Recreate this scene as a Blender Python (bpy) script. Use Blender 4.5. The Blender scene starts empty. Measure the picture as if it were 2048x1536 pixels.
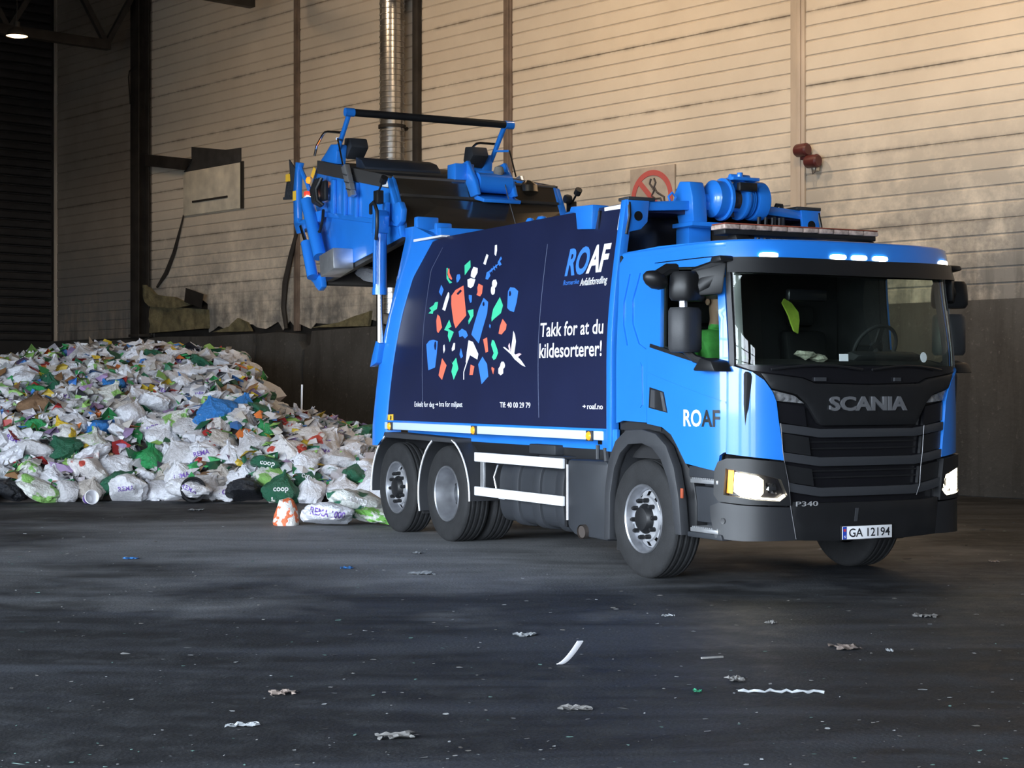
import bpy, bmesh, math, random, bisect
from mathutils import Vector, Matrix, noise
from mathutils.geometry import delaunay_2d_cdt
R = math.radians
scene = bpy.context.scene
COL = scene.collection

# ------------------------------------------------------------------ camera, sky, exposure
FPX = 3400.0
cam_data = bpy.data.cameras.new('camera')
cam_data.sensor_width = 36.0
cam_data.lens = FPX / 2048 * 36.0
cam_data.shift_y = 11 / 2048
cam_data.clip_end = 400
cam = bpy.data.objects.new('camera', cam_data)
cam.location = (0, 0, 1.665)
cam.rotation_euler = (R(90), 0, 0)
COL.objects.link(cam)
scene.camera = cam

world = bpy.data.worlds.new('sky')
scene.world = world
world.use_nodes = True
bg = world.node_tree.nodes['Background']
bg.inputs['Color'].default_value = (0.79, 0.89, 1.0, 1)
bg.inputs['Strength'].default_value = 27.0
scene.view_settings.view_transform = 'Standard'
scene.view_settings.look = 'None'
scene.view_settings.gamma = 1
scene.view_settings.use_curve_mapping = False
scene.view_settings.exposure = 0.0
scene.cycles.max_bounces = 7
scene.cycles.diffuse_bounces = 3
scene.cycles.glossy_bounces = 4
scene.cycles.transparent_max_bounces = 12
scene.cycles.sample_clamp_indirect = 6.0

# hall frame: origin in the corner of the long wall and the far end wall, x along the long wall, -y into the hall
HALL_A = R(-47.595)
HALL_M = Matrix.Translation((-13.15, 48.9, 0)) @ Matrix.Rotation(HALL_A, 4, 'Z')
BAYS = [5.42, 12.05, 19.44, 26.88, 34.3, 41.7, 49.1, 56.5]
FRONT_Y, RIGHT_X, ROOF_Z = -27.0, 60.0, 13.2
OPEN_DOORS = [(24.6, 30.0), (32.0, 37.4), (39.4, 44.8), (46.6, 51.0)]
DOOR_H = 6.4
for k, (a, b) in enumerate(OPEN_DOORS):          # light portals in the open doorways (they only guide the sky light)
    ld = bpy.data.lights.new('doorway_portal', 'AREA')
    ld.shape = 'RECTANGLE'; ld.size = b - a; ld.size_y = DOOR_H
    ld.cycles.is_portal = True
    lo = bpy.data.objects.new('doorway_portal', ld)
    COL.objects.link(lo)
    lo.matrix_world = HALL_M @ Matrix.Translation(((a + b) / 2, FRONT_Y - .3, DOOR_H / 2)) @ Matrix.Rotation(R(90), 4, 'X')

# ------------------------------------------------------------------ helpers
def mat(name, col, rough=.6, metal=0., var=.0, vscale=4., bump=0., bscale=30., coat=0., emit=None, estr=0., spec=.5, sub=0., stretch=None, alpha=None):
    m = bpy.data.materials.new(name); m.use_nodes = True
    nt = m.node_tree; b = nt.nodes['Principled BSDF']
    b.inputs['Base Color'].default_value = (*col, 1)
    b.inputs['Roughness'].default_value = rough
    b.inputs['Metallic'].default_value = metal
    b.inputs['Specular IOR Level'].default_value = spec
    b.inputs['Coat Weight'].default_value = coat
    b.inputs['Coat Roughness'].default_value = .04
    if sub: b.inputs['Subsurface Weight'].default_value = sub
    if emit:
        b.inputs['Emission Color'].default_value = (*emit, 1); b.inputs['Emission Strength'].default_value = estr
    tc = nt.nodes.new('ShaderNodeTexCoord'); src = tc.outputs['Object']
    if stretch:
        mp = nt.nodes.new('ShaderNodeMapping'); mp.inputs['Scale'].default_value = stretch
        nt.links.new(src, mp.inputs['Vector']); src = mp.outputs['Vector']
    if var:
        n = nt.nodes.new('ShaderNodeTexNoise'); n.inputs['Scale'].default_value = vscale; n.inputs['Detail'].default_value = 6
        nt.links.new(src, n.inputs['Vector'])
        r = nt.nodes.new('ShaderNodeMapRange'); r.inputs['From Min'].default_value = .3; r.inputs['From Max'].default_value = .7
        r.inputs['To Min'].default_value = 1 - var; r.inputs['To Max'].default_value = 1 + var * .4
        nt.links.new(n.outputs['Fac'], r.inputs['Value'])
        mx = nt.nodes.new('ShaderNodeMix'); mx.data_type = 'RGBA'; mx.blend_type = 'MULTIPLY'; mx.inputs['Factor'].default_value = 1
        mx.inputs[6].default_value = (*col, 1); nt.links.new(r.outputs['Result'], mx.inputs[7])
        nt.links.new(mx.outputs[2], b.inputs['Base Color'])
    if bump:
        n2 = nt.nodes.new('ShaderNodeTexNoise'); n2.inputs['Scale'].default_value = bscale; n2.inputs['Detail'].default_value = 4
        nt.links.new(src, n2.inputs['Vector'])
        bp = nt.nodes.new('ShaderNodeBump'); bp.inputs['Strength'].default_value = bump; bp.inputs['Distance'].default_value = .02
        nt.links.new(n2.outputs['Fac'], bp.inputs['Height']); nt.links.new(bp.outputs['Normal'], b.inputs['Normal'])
    return m

def glass_mat(name, tint, refl_rough=.02, ior=1.5):
    m = bpy.data.materials.new(name); m.use_nodes = True
    nt = m.node_tree; nt.nodes.clear()
    o = nt.nodes.new('ShaderNodeOutputMaterial'); t = nt.nodes.new('ShaderNodeBsdfTransparent'); g = nt.nodes.new('ShaderNodeBsdfGlossy')
    lw = nt.nodes.new('ShaderNodeLayerWeight'); lw.inputs['Blend'].default_value = .5
    pw = nt.nodes.new('ShaderNodeMath'); pw.operation = 'POWER'; pw.inputs[1].default_value = 4.5; nt.links.new(lw.outputs['Facing'], pw.inputs[0])
    f = nt.nodes.new('ShaderNodeMapRange'); f.inputs['To Min'].default_value = .035; f.inputs['To Max'].default_value = 1.; nt.links.new(pw.outputs[0], f.inputs['Value'])
    x = nt.nodes.new('ShaderNodeMixShader')
    t.inputs['Color'].default_value = (*tint, 1); g.inputs['Roughness'].default_value = refl_rough
    nt.links.new(f.outputs[0], x.inputs[0]); nt.links.new(t.outputs[0], x.inputs[1]); nt.links.new(g.outputs[0], x.inputs[2]); nt.links.new(x.outputs[0], o.inputs[0])
    return m

class MB:
    def __init__(s): s.v = []; s.f = []
    def add(s, vs, fs, M=None):
        k = len(s.v)
        s.v += [tuple(M @ Vector(p)) if M else tuple(p) for p in vs]
        s.f += [tuple(i + k for i in f) for f in fs]
        return s
    def box(s, x0, x1, y0, y1, z0, z1, M=None):
        return s.add([(x0,y0,z0),(x1,y0,z0),(x1,y1,z0),(x0,y1,z0),(x0,y0,z1),(x1,y0,z1),(x1,y1,z1),(x0,y1,z1)],
                     [(3,2,1,0),(4,5,6,7),(0,1,5,4),(1,2,6,5),(2,3,7,6),(3,0,4,7)], M)
    def prism(s, poly, a, b, plane='xz', M=None):
        n = len(poly)
        ar = sum(poly[i][0]*poly[(i+1)%n][1]-poly[(i+1)%n][0]*poly[i][1] for i in range(n))
        if ar < 0: poly = poly[::-1]
        if plane == 'xz': f = lambda p, d: (p[0], d, p[1])
        elif plane == 'yz': f = lambda p, d: (d, p[0], p[1])
        else: f = lambda p, d: (p[0], p[1], d)
        lo, hi = min(a, b), max(a, b)
        vs = [f(p, lo) for p in poly] + [f(p, hi) for p in poly]
        fs = [tuple(range(n-1, -1, -1)), tuple(range(n, 2*n))] + [(i, (i+1)%n, n+(i+1)%n, n+i) for i in range(n)]
        if plane == 'xz': fs = [q[::-1] for q in fs]
        return s.add(vs, fs, M)
    def tube(s, path, r, n=10, caps=True, M=None):
        P = [Vector(p) for p in path]; rs = r if isinstance(r, (list, tuple)) else [r]*len(P)
        vs = []; fs = []
        up = None
        for i, p in enumerate(P):
            d = (P[min(i+1, len(P)-1)] - P[max(i-1, 0)]).normalized()
            if up is None: up = Vector((0,0,1)) if abs(d.z) < .9 else Vector((1,0,0))
            a = d.cross(up).normalized(); b = a.cross(d).normalized(); up = b
            for k in range(n):
                t = 2*math.pi*k/n; vs.append(p + a*math.cos(t)*rs[i] + b*math.sin(t)*rs[i])
        for i in range(len(P)-1):
            for k in range(n):
                fs.append((i*n+k, i*n+(k+1)%n, (i+1)*n+(k+1)%n, (i+1)*n+k))
        if caps:
            fs.append(tuple(range(n-1, -1, -1))); fs.append(tuple((len(P)-1)*n+k for k in range(n)))
        return s.add(vs, fs, M)
    def lathe(s, prof, origin=(0,0,0), axis='y', n=40, M=None, closed=False):
        vs = []; fs = []; m = len(prof)
        for k in range(n):
            t = 2*math.pi*k/n; c, q = math.cos(t), math.sin(t)
            for r, h in prof:
                p = {'y': (r*c, h, r*q), 'z': (r*c, r*q, h), 'x': (h, r*c, r*q)}[axis]
                vs.append((p[0]+origin[0], p[1]+origin[1], p[2]+origin[2]))
        for k in range(n):
            for i in range(m if closed else m-1):
                j = (i+1) % m; k2 = (k+1) % n
                fs.append((k*m+i, k*m+j, k2*m+j, k2*m+i))
        return s.add(vs, fs, M)
    def mesh(s, name, bevel=0, smooth=35, seg=2):
        me = bpy.data.meshes.new(name)
        bm = bmesh.new()
        bv = [bm.verts.new(p) for p in s.v]
        for f in s.f:
            try: bm.faces.new([bv[i] for i in f])
            except ValueError: pass
        bmesh.ops.remove_doubles(bm, verts=bm.verts, dist=1e-5)
        bmesh.ops.recalc_face_normals(bm, faces=bm.faces)
        if bevel:
            es = [e for e in bm.edges if len(e.link_faces) == 2 and e.calc_face_angle(0) > .5]
            bmesh.ops.bevel(bm, geom=es, offset=bevel, segments=seg, affect='EDGES', clamp_overlap=True, profile=.5)
        bm.to_mesh(me); bm.free()
        if smooth:
            me.polygons.foreach_set('use_smooth', [True]*len(me.polygons)); me.set_sharp_from_angle(angle=R(smooth))
        return me
    def build(s, name, m=None, parent=None, bevel=0, smooth=35, seg=2, loc=None, rot=None):
        return put(name, s.mesh(name, bevel, smooth, seg), m, parent, loc, rot)

def put(name, me, m=None, parent=None, loc=None, rot=None):
    o = bpy.data.objects.new(name, me); COL.objects.link(o)
    if m is not None and not me.materials: me.materials.append(m)
    if parent: o.parent = parent
    if loc: o.location = loc
    if rot: o.rotation_euler = rot
    return o
def empty(name, loc=(0,0,0), rz=0, parent=None):
    o = bpy.data.objects.new(name, None); COL.objects.link(o); o.location = loc; o.rotation_euler = (0,0,rz); o.empty_display_size = .2
    if parent: o.parent = parent
    return o
def tag(o, label=None, cat=None, group=None, kind=None):
    if label: o['label'] = label
    if cat: o['category'] = cat
    if group: o['group'] = group
    if kind: o['kind'] = kind
    return o

def inside(p, poly):
    x, y = p; c = False; j = len(poly)-1
    for i in range(len(poly)):
        xi, yi = poly[i]; xj, yj = poly[j]
        if (yi > y) != (yj > y) and x < (xj-xi)*(y-yi)/(yj-yi)+xi: c = not c
        j = i
    return c
def segd(p, a, b):
    ax, ay = a; bx, by = b; dx, dy = bx-ax, by-ay; L = dx*dx+dy*dy
    t = 0 if L == 0 else max(0, min(1, ((p[0]-ax)*dx+(p[1]-ay)*dy)/L))
    return math.hypot(p[0]-ax-t*dx, p[1]-ay-t*dy)
def patch(mb, poly, surf, holes=(), off=0., thick=.03, res=.08):
    """a sheet cut to a 2-D outline and laid on a curved surface, with real thickness"""
    pts = []; edges = []
    def loop(pl):
        st = len(pts)
        for i in range(len(pl)):
            a, b = pl[i], pl[(i+1)%len(pl)]; n = max(1, math.ceil(math.dist(a, b)/res))
            for k in range(n): pts.append((a[0]+(b[0]-a[0])*k/n, a[1]+(b[1]-a[1])*k/n))
        e = len(pts)
        for i in range(st, e): edges.append((i, i+1 if i+1 < e else st))
    loop(poly)
    for h in holes: loop(h)
    segs = [(pts[a], pts[b]) for a, b in edges]
    xs = [p[0] for p in poly]; ys = [p[1] for p in poly]
    i0, i1 = math.floor(min(xs)/res), math.ceil(max(xs)/res); j0, j1 = math.floor(min(ys)/res), math.ceil(max(ys)/res)
    for i in range(i0, i1+1):
        for j in range(j0, j1+1):
            p = (i*res, j*res)
            if inside(p, poly) and not any(inside(p, h) for h in holes) and min(segd(p, a, b) for a, b in segs) > res*.35: pts.append(p)
    V, E, F, *_ = delaunay_2d_cdt([Vector(p) for p in pts], edges, [], 0, 1e-6)
    F = [f for f in F if (lambda c: inside(c, poly) and not any(inside(c, h) for h in holes))((sum(V[i].x for i in f)/len(f), sum(V[i].y for i in f)/len(f)))]
    n = len(V)
    vs = [surf(v.x, v.y, off) for v in V] + ([surf(v.x, v.y, off-thick) for v in V] if thick else [])
    fs = [tuple(f) for f in F]
    if thick:
        fs += [tuple(n+i for i in reversed(f)) for f in F]
        cnt = {}
        for f in F:
            for a, b in zip(f, list(f[1:])+[f[0]]): cnt[(a, b)] = 1
        for a, b in cnt:
            if (b, a) not in cnt: fs.append((b, a, n+a, n+b))
    used = sorted({i for f in fs for i in f}); mp = {i: k for k, i in enumerate(used)}
    return mb.add([vs[i] for i in used], [tuple(mp[i] for i in f) for f in fs])

def text_geo(body, bold=0., shear=0., res=3):
    cu = bpy.data.curves.new('lettering', 'FONT'); cu.body = body; cu.size = 1; cu.offset = bold; cu.shear = shear; cu.resolution_u = res
    ob = bpy.data.objects.new('lettering', cu)
    me = bpy.data.meshes.new_from_object(ob)
    vs = [tuple(v.co) for v in me.vertices]; fs = [tuple(p.vertices) for p in me.polygons]
    bpy.data.objects.remove(ob); bpy.data.curves.remove(cu); bpy.data.meshes.remove(me)
    return vs, fs
def text_on(mb, body, box, surf, off=.003, thick=0., bold=0., shear=0., xr=None):
    """lettering fitted to box (u0, z0, u1, z1) on a surface"""
    vs, fs = text_geo(body, bold, shear)
    xs = [v[0] for v in vs]; ys = [v[1] for v in vs]; x0, x1, y0, y1 = min(xs), max(xs), min(ys), max(ys)
    if xr: x0, x1, y0, y1 = xr
    g = lambda v: (box[0]+(v[0]-x0)/(x1-x0)*(box[2]-box[0]), box[1]+(v[1]-y0)/(y1-y0)*(box[3]-box[1]))
    uv = [g(v) for v in vs]; n = len(vs)
    V = [surf(a, b, off) for a, b in uv]; Fs = list(fs)
    if thick:
        V += [surf(a, b, off-thick) for a, b in uv]
        ed = {}
        for f in fs:
            for a, b in zip(f, list(f[1:])+[f[0]]): ed[(a, b)] = 1
        Fs += [(b, a, n+a, n+b) for a, b in ed if (b, a) not in ed]
    return mb.add(V, Fs)

# ------------------------------------------------------------------ materials
BLUE = mat('blue_paint', (.019, .195, .70), .32, coat=.6, var=.06, vscale=1.5)
NAVY = mat('navy_film', (.010, .014, .048), .38, var=.15, vscale=2)
PRINT = {'W': mat('print_white', (.82, .82, .86), .5), 'G': mat('print_green', (.06, .62, .34), .5), 'O': mat('print_orange', (.90, .17, .10), .5),
         'B': mat('print_blue', (.045, .21, .72), .5), 'N': NAVY, 'P': mat('print_pink', (.80, .55, .60), .5), 'K': mat('print_black', (.012, .013, .017), .45)}
BLACK = mat('black_plastic', (.009, .0095, .011), .45, var=.2, vscale=6)
GLOSSB = mat('gloss_black', (.008, .008, .010), .25)
DGREY = mat('dark_grey_plastic', (.036, .038, .043), .5, var=.15, vscale=5, bump=.1, bscale=120)
MGREY = mat('grille_grey', (.032, .034, .039), .42)
CHAR = mat('charcoal_paint', (.027, .030, .036), .5, var=.2, vscale=3)
RUBBER = mat('tyre_rubber', (.013, .0135, .015), .8, var=.35, vscale=9, bump=.2, bscale=60)
STEEL = mat('wheel_silver', (.36, .37, .40), .36, .75, var=.25, vscale=8)
CHROME = mat('bright_chrome', (.8, .8, .82), .12, 1.)
ALU = mat('aluminium', (.72, .73, .75), .35, .85, var=.12, vscale=10)
STAIN = mat('stainless_sheet', (.36, .31, .25), .20, .95, var=.25, vscale=1.2, stretch=(1,1,6))
WHITE = mat('white_paint', (.80, .81, .84), .4, var=.08, vscale=4)
AMBER = mat('amber_lens', (.9, .30, .02), .25, emit=(1, .35, .02), estr=.7)
REDL = mat('red_lens', (.7, .03, .02), .25, emit=(1, .05, .03), estr=1.0)
LAMPW = mat('lamp_white', (.9, .88, .8), .3, emit=(1, .90, .72), estr=14)
HEADL = mat('headlamp_glow', (.9, .88, .8), .3, emit=(1, .90, .62), estr=30)
YELLOW = mat('yellow_sticker', (.85, .50, .04), .5)
GLASS = glass_mat('tinted_glass', (.80, .88, .82))
CLEAR = glass_mat('clear_lens', (.92, .92, .92))
DARKIN = mat('cab_interior', (.010, .010, .012), .8, var=.3)
SKIN = mat('skin', (.42, .24, .17), .6, sub=.1)
HIVIZ_G = mat('green_workwear', (.10, .46, .09), .75, var=.3, vscale=9, bump=.4, bscale=14)
HIVIZ_Y = mat('yellow_workwear', (.42, .60, .06), .75, var=.3, vscale=9)
TROUSER = mat('dark_workwear', (.02, .022, .03), .85)
HAIR = mat('dark_hair', (.02, .014, .01), .7)
# ------------------------------------------------------------------ the hall
def nodes_of(name):
    m = bpy.data.materials.new(name); m.use_nodes = True
    nt = m.node_tree
    def N(t, **kw):
        n = nt.nodes.new('ShaderNode'+t)
        for k, v in kw.items():
            if k.startswith('i_'): n.inputs[k[2:].replace('_', ' ')].default_value = v
            else: setattr(n, k, v)
        return n
    L = nt.links.new
    return m, nt.nodes['Principled BSDF'], N, L
def mixc(N, L, fac, a, b, blend='MIX'):
    x = N('Mix', data_type='RGBA', blend_type=blend)
    for i, v in ((0, fac), (6, a), (7, b)):
        if isinstance(v, (int, float)): x.inputs[i].default_value = v
        elif isinstance(v, tuple): x.inputs[i].default_value = (*v, 1)
        else: L(v, x.inputs[i])
    return x.outputs[2]
def ramp(N, L, src, a, b, lo=0., hi=1.):
    r = N('MapRange'); r.inputs['From Min'].default_value = a; r.inputs['From Max'].default_value = b
    r.inputs['To Min'].default_value = lo; r.inputs['To Max'].default_value = hi; L(src, r.inputs['Value']); return r.outputs['Result']
def mth(N, L, op, a, b):
    x = N('Math', operation=op)
    for i, v in ((0, a), (1, b)):
        if isinstance(v, (int, float)): x.inputs[i].default_value = v
        else: L(v, x.inputs[i])
    return x.outputs[0]

def cladding_material(name, base, grime):
    """painted sheet: faint rust-brown seams, soot smears thrown up from the floor"""
    m, b, N, L = nodes_of(name)
    tc = N('TexCoord'); geo = N('NewGeometry')
    hm = N('Mapping', vector_type='POINT'); hm.inputs['Rotation'].default_value = (0, 0, -HALL_A); L(geo.outputs['Position'], hm.inputs['Vector'])
    sp = N('SeparateXYZ'); L(tc.outputs['Object'], sp.inputs[0])
    sw = N('SeparateXYZ'); L(geo.outputs['Position'], sw.inputs[0])
    n1 = N('TexNoise', i_Scale=.55, i_Detail=7., i_Roughness=.62); L(hm.outputs[0], n1.inputs['Vector'])
    n2 = N('TexNoise', i_Scale=2.6, i_Detail=8., i_Roughness=.7); L(hm.outputs[0], n2.inputs['Vector'])
    st = N('Mapping'); st.inputs['Scale'].default_value = (3.0, 3.0, .35); L(hm.outputs[0], st.inputs['Vector'])
    n3 = N('TexNoise', i_Scale=1.6, i_Detail=6., i_Roughness=.6); L(st.outputs[0], n3.inputs['Vector'])
    # seam dirt: panels are 1.26 m high, object z runs 0..1.26
    dseam = mth(N, L, 'ABSOLUTE', mth(N, L, 'SUBTRACT', sp.outputs[2], .63), 0)
    seam = ramp(N, L, dseam, .545, .63)
    seam = mth(N, L, 'MULTIPLY', mth(N, L, 'MULTIPLY', seam, seam), ramp(N, L, n2.outputs['Fac'], .35, .62))
    # thrown-up soot on the lower rows
    low = ramp(N, L, sw.outputs[2], 6.4, 3.6)
    soot = mth(N, L, 'MULTIPLY', low, ramp(N, L, mth(N, L, 'ADD', mth(N, L, 'MULTIPLY', n1.outputs['Fac'], .55), mth(N, L, 'MULTIPLY', n2.outputs['Fac'], .45)), .38, .54))
    grv = mth(N, L, 'ABSOLUTE', mth(N, L, 'SUBTRACT', mth(N, L, 'MODULO', mth(N, L, 'ADD', sp.outputs[2], .1262), .2524), .1262), 0)
    grv = mth(N, L, 'MULTIPLY', ramp(N, L, grv, .022, .006), ramp(N, L, n2.outputs['Fac'], .3, .6, .08, .34))
    streak = mth(N, L, 'MULTIPLY', ramp(N, L, sw.outputs[2], 4.6, 3.0), ramp(N, L, n3.outputs['Fac'], .42, .62))
    c = mixc(N, L, ramp(N, L, n1.outputs['Fac'], .3, .7, 0, grime), base, (base[0]*.62, base[1]*.60, base[2]*.58))
    c = mixc(N, L, mth(N, L, 'MULTIPLY', seam, .65), c, (.09, .065, .045))
    c = mixc(N, L, grv, c, (.16, .12, .085))
    c = mixc(N, L, mth(N, L, 'MULTIPLY', soot, .88), c, (.175, .170, .160))
    c = mixc(N, L, mth(N, L, 'MULTIPLY', streak, .6), c, (.05, .047, .043))
    L(c, b.inputs['Base Color']); b.inputs['Roughness'].default_value = .62; b.inputs['Specular IOR Level'].default_value = .3
    bp = N('Bump'); bp.inputs['Strength'].default_value = .15; bp.inputs['Distance'].default_value = .03
    L(n2.outputs['Fac'], bp.inputs['Height']); L(bp.outputs[0], b.inputs['Normal'])
    return m
CLAD = cladding_material('cream_cladding', (.72, .63, .51), .4)
CLAD_OLD = cladding_material('sooty_cladding', (.34, .28, .22), .8)

def concrete_material(name, base):
    m, b, N, L = nodes_of(name)
    geo = N('NewGeometry')
    n1 = N('TexNoise', i_Scale=.7, i_Detail=8., i_Roughness=.65); L(geo.outputs['Position'], n1.inputs['Vector'])
    st = N('Mapping'); st.inputs['Scale'].default_value = (2.5, 2.5, .3); L(geo.outputs['Position'], st.inputs['Vector'])
    n2 = N('TexNoise', i_Scale=1.2, i_Detail=7., i_Roughness=.65); L(st.outputs[0], n2.inputs['Vector'])
    n3 = N('TexNoise', i_Scale=14., i_Detail=5.); L(geo.outputs['Position'], n3.inputs['Vector'])
    c = mixc(N, L, ramp(N, L, n1.outputs['Fac'], .35, .68), (base[0]*.55, base[1]*.54, base[2]*.52), base)
    c = mixc(N, L, ramp(N, L, n2.outputs['Fac'], .50, .66, 0, .6), c, (base[0]*.40, base[1]*.38, base[2]*.36))
    c = mixc(N, L, ramp(N, L, n3.outputs['Fac'], .62, .72, 0, .5), c, (base[0]*2.0, base[1]*1.95, base[2]*1.9))
    L(c, b.inputs['Base Color']); b.inputs['Roughness'].default_value = .8
    bp = N('Bump'); bp.inputs['Strength'].default_value = .35; bp.inputs['Distance'].default_value = .02
    L(n3.outputs['Fac'], bp.inputs['Height']); L(bp.outputs[0], b.inputs['Normal'])
    return m
CONC = concrete_material('stained_concrete', (.072, .069, .064))
def asphalt_material():
    m, b, N, L = nodes_of('worn_asphalt')
    geo = N('NewGeometry')
    rot = N('Mapping'); rot.inputs['Rotation'].default_value = (0, 0, R(8)); rot.inputs['Scale'].default_value = (.22, .85, 1); L(geo.outputs['Position'], rot.inputs['Vector'])
    n1 = N('TexNoise', i_Scale=1.0, i_Detail=8., i_Roughness=.62, i_Distortion=1.2); L(rot.outputs[0], n1.inputs['Vector'])
    n2 = N('TexNoise', i_Scale=.35, i_Detail=5., i_Roughness=.6); L(geo.outputs['Position'], n2.inputs['Vector'])
    n3 = N('TexNoise', i_Scale=38., i_Detail=4.); L(geo.outputs['Position'], n3.inputs['Vector'])
    n4 = N('TexNoise', i_Scale=3.4, i_Detail=8., i_Roughness=.7); L(geo.outputs['Position'], n4.inputs['Vector'])
    # paler floor beside the truck: reflected light painted into the base colour
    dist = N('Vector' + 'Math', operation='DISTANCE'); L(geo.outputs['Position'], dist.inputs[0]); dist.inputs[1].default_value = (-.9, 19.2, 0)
    lit_floor = ramp(N, L, mth(N, L, 'ADD', dist.outputs['Value'], ramp(N, L, n2.outputs['Fac'], .3, .7, -2.6, 2.6)), 6.2, 2.2)
    c = mixc(N, L, ramp(N, L, n1.outputs['Fac'], .44, .64), (.0045, .0056, .0078), (.026, .030, .039))
    c = mixc(N, L, ramp(N, L, n4.outputs['Fac'], .5, .72, 0, .5), c, (.030, .034, .041))
    c = mixc(N, L, mth(N, L, 'MULTIPLY', lit_floor, ramp(N, L, n1.outputs['Fac'], .33, .62, .45, 1.)), c, (.22, .228, .24))
    c = mixc(N, L, ramp(N, L, n3.outputs['Fac'], .64, .74, 0, .3), c, (.075, .08, .088))
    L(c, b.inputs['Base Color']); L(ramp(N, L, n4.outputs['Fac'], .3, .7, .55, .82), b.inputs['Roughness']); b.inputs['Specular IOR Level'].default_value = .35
    bp = N('Bump'); bp.inputs['Strength'].default_value = .4; bp.inputs['Distance'].default_value = .012
    L(n3.outputs['Fac'], bp.inputs['Height']); L(bp.outputs[0], b.inputs['Normal'])
    return m
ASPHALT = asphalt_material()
DSTEEL = mat('dark_steel', (.042, .036, .031), .6, .3, var=.4, vscale=3)
RUSTY = mat('brown_steel', (.20, .145, .11), .65, .1, var=.35, vscale=3)
ROOFM = mat('roof_sheet', (.10, .09, .08), .8, var=.3)
TRIMC = mat('cream_trim', (.55, .45, .35), .6, var=.3, vscale=2, stretch=(1,1,.3))
SHUT = mat('shutter_dark', (.030, .027, .025), .55, var=.4, vscale=2)
GALV = mat('galvanised_duct', (.55, .53, .50), .28, .9, var=.25, vscale=5)
INSUL = mat('mineral_wool', (.17, .145, .075), .95, var=.5, vscale=5, bump=1., bscale=20)
BOARD = mat('pale_board', (.76, .69, .55), .6, var=.3, vscale=2.2)
OUTG = mat('yard_concrete', (.20, .20, .20), .85, var=.3, vscale=.4)

def hall_obj(name, mb, m, kind='structure', bevel=0, smooth=35, label=None, cat=None):
    o = mb.build(name, m, None, bevel, smooth); o.matrix_world = HALL_M
    return tag(o, label, cat, None, kind)
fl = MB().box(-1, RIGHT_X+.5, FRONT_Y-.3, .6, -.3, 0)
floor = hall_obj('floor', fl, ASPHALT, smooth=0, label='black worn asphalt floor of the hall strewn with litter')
hall_obj('ground_yard', MB().box(-60, 130, -120, FRONT_Y-.3, -.3, -.02), OUTG, smooth=0, label='grey concrete yard outside the open doorways')
hall_obj('ceiling', MB().box(-.5, RIGHT_X+.5, FRONT_Y-.4, .6, ROOF_Z, ROOF_Z+.2), ROOFM, smooth=0, label='dark sheet roof over the hall')
wall_back = hall_obj('wall_back', MB().box(-.5, RIGHT_X+.5, .10, .5, 0, ROOF_Z), DSTEEL, smooth=0, label='long hall wall of cream sheet cladding above stained concrete')
fw = MB(); edges_ = [(-.5, None)] ; x = -.5
for a, b in OPEN_DOORS:
    fw.box(x, a, FRONT_Y-.3, FRONT_Y, 0, ROOF_Z); fw.box(a, b, FRONT_Y-.3, FRONT_Y, DOOR_H, ROOF_Z); x = b
fw.box(x, RIGHT_X+.5, FRONT_Y-.3, FRONT_Y, 0, ROOF_Z)
hall_obj('wall_front', fw, TRIMC, smooth=0, label='hall wall with tall open doorways facing the yard')
for k, (a, b) in enumerate(OPEN_DOORS):           # transom bars across the doorways
    tr = MB()
    for zz in (3.0, 4.7): tr.box(a, b, FRONT_Y-.22, FRONT_Y-.12, zz, zz+.14)
    for f in (.5,): tr.box(a+(b-a)*f-.07, a+(b-a)*f+.07, FRONT_Y-.22, FRONT_Y-.12, 3.0, DOOR_H)
    hall_obj('trim_%d' % (k+20), tr, DSTEEL, smooth=0)
hall_obj('wall_right', MB().box(RIGHT_X, RIGHT_X+.4, FRONT_Y, .1, 0, ROOF_Z), SHUT, smooth=0)

# end wall with its own slats
wall_left = hall_obj('wall_left', MB().box(-.5, -.06, FRONT_Y, .1, 0, ROOF_Z).box(-.5, .05, FRONT_Y, .1, 0, 3.02), SHUT, smooth=0, label='dark ribbed end wall of horizontal sheet slats')
slat = MB().prism([(-.06, 0), (.03, .02), (.045, .06), (.045, .14), (.03, .19), (-.06, .215)], FRONT_Y+.05, -.12, 'xz').mesh('slat', 0, 40)
slat.materials.append(SHUT)
for k in range(41): put('slat', slat, None, wall_left, (0, 0, 3.05+k*.246))

# cladding panels, each with four pressed grooves
ROW0, ROWH = 3.05, 1.262
def panel_mesh(w, m):
    pr = [(0, .0), (.012, -.012)]
    for k in range(1, 5):
        c = k*ROWH/5; pr += [(c-.024, -.012), (c-.008, .004), (c+.008, .004), (c+.024, -.012)]
    pr += [(ROWH-.012, -.012), (ROWH, .0)]
    mb = MB(); n = len(pr)
    vs = [(0, y, z) for z, y in pr]+[(w, y, z) for z, y in pr]
    fs = [(i, i+1, n+i+1, n+i) for i in range(n-1)]
    mb.add(vs, fs).add([(0, .06, 0), (w, .06, 0), (w, .06, ROWH), (0, .06, ROWH)], [(0, 3, 2, 1)])
    me = mb.mesh('cladding_panel', 0, 0); me.materials.append(m); return me
bay_edges = [.12]+BAYS+[RIGHT_X]
PM = {}
for bi in range(len(bay_edges)-1):
    a, b = bay_edges[bi], bay_edges[bi+1]
    a2, b2 = (a+.0, b-.0)
    old = bi == 0
    key = (round(b2-a2, 2), old)
    if key not in PM: PM[key] = panel_mesh(b2-a2, CLAD_OLD if old else CLAD)
    for r in range(8):
        if r == 0 and 1 <= bi <= 3: continue
        put('cladding_panel', PM[key], None, wall_back, (a2, -.0+random.Random(bi*9+r).uniform(-.006, .006), ROW0+r*ROWH))
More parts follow.
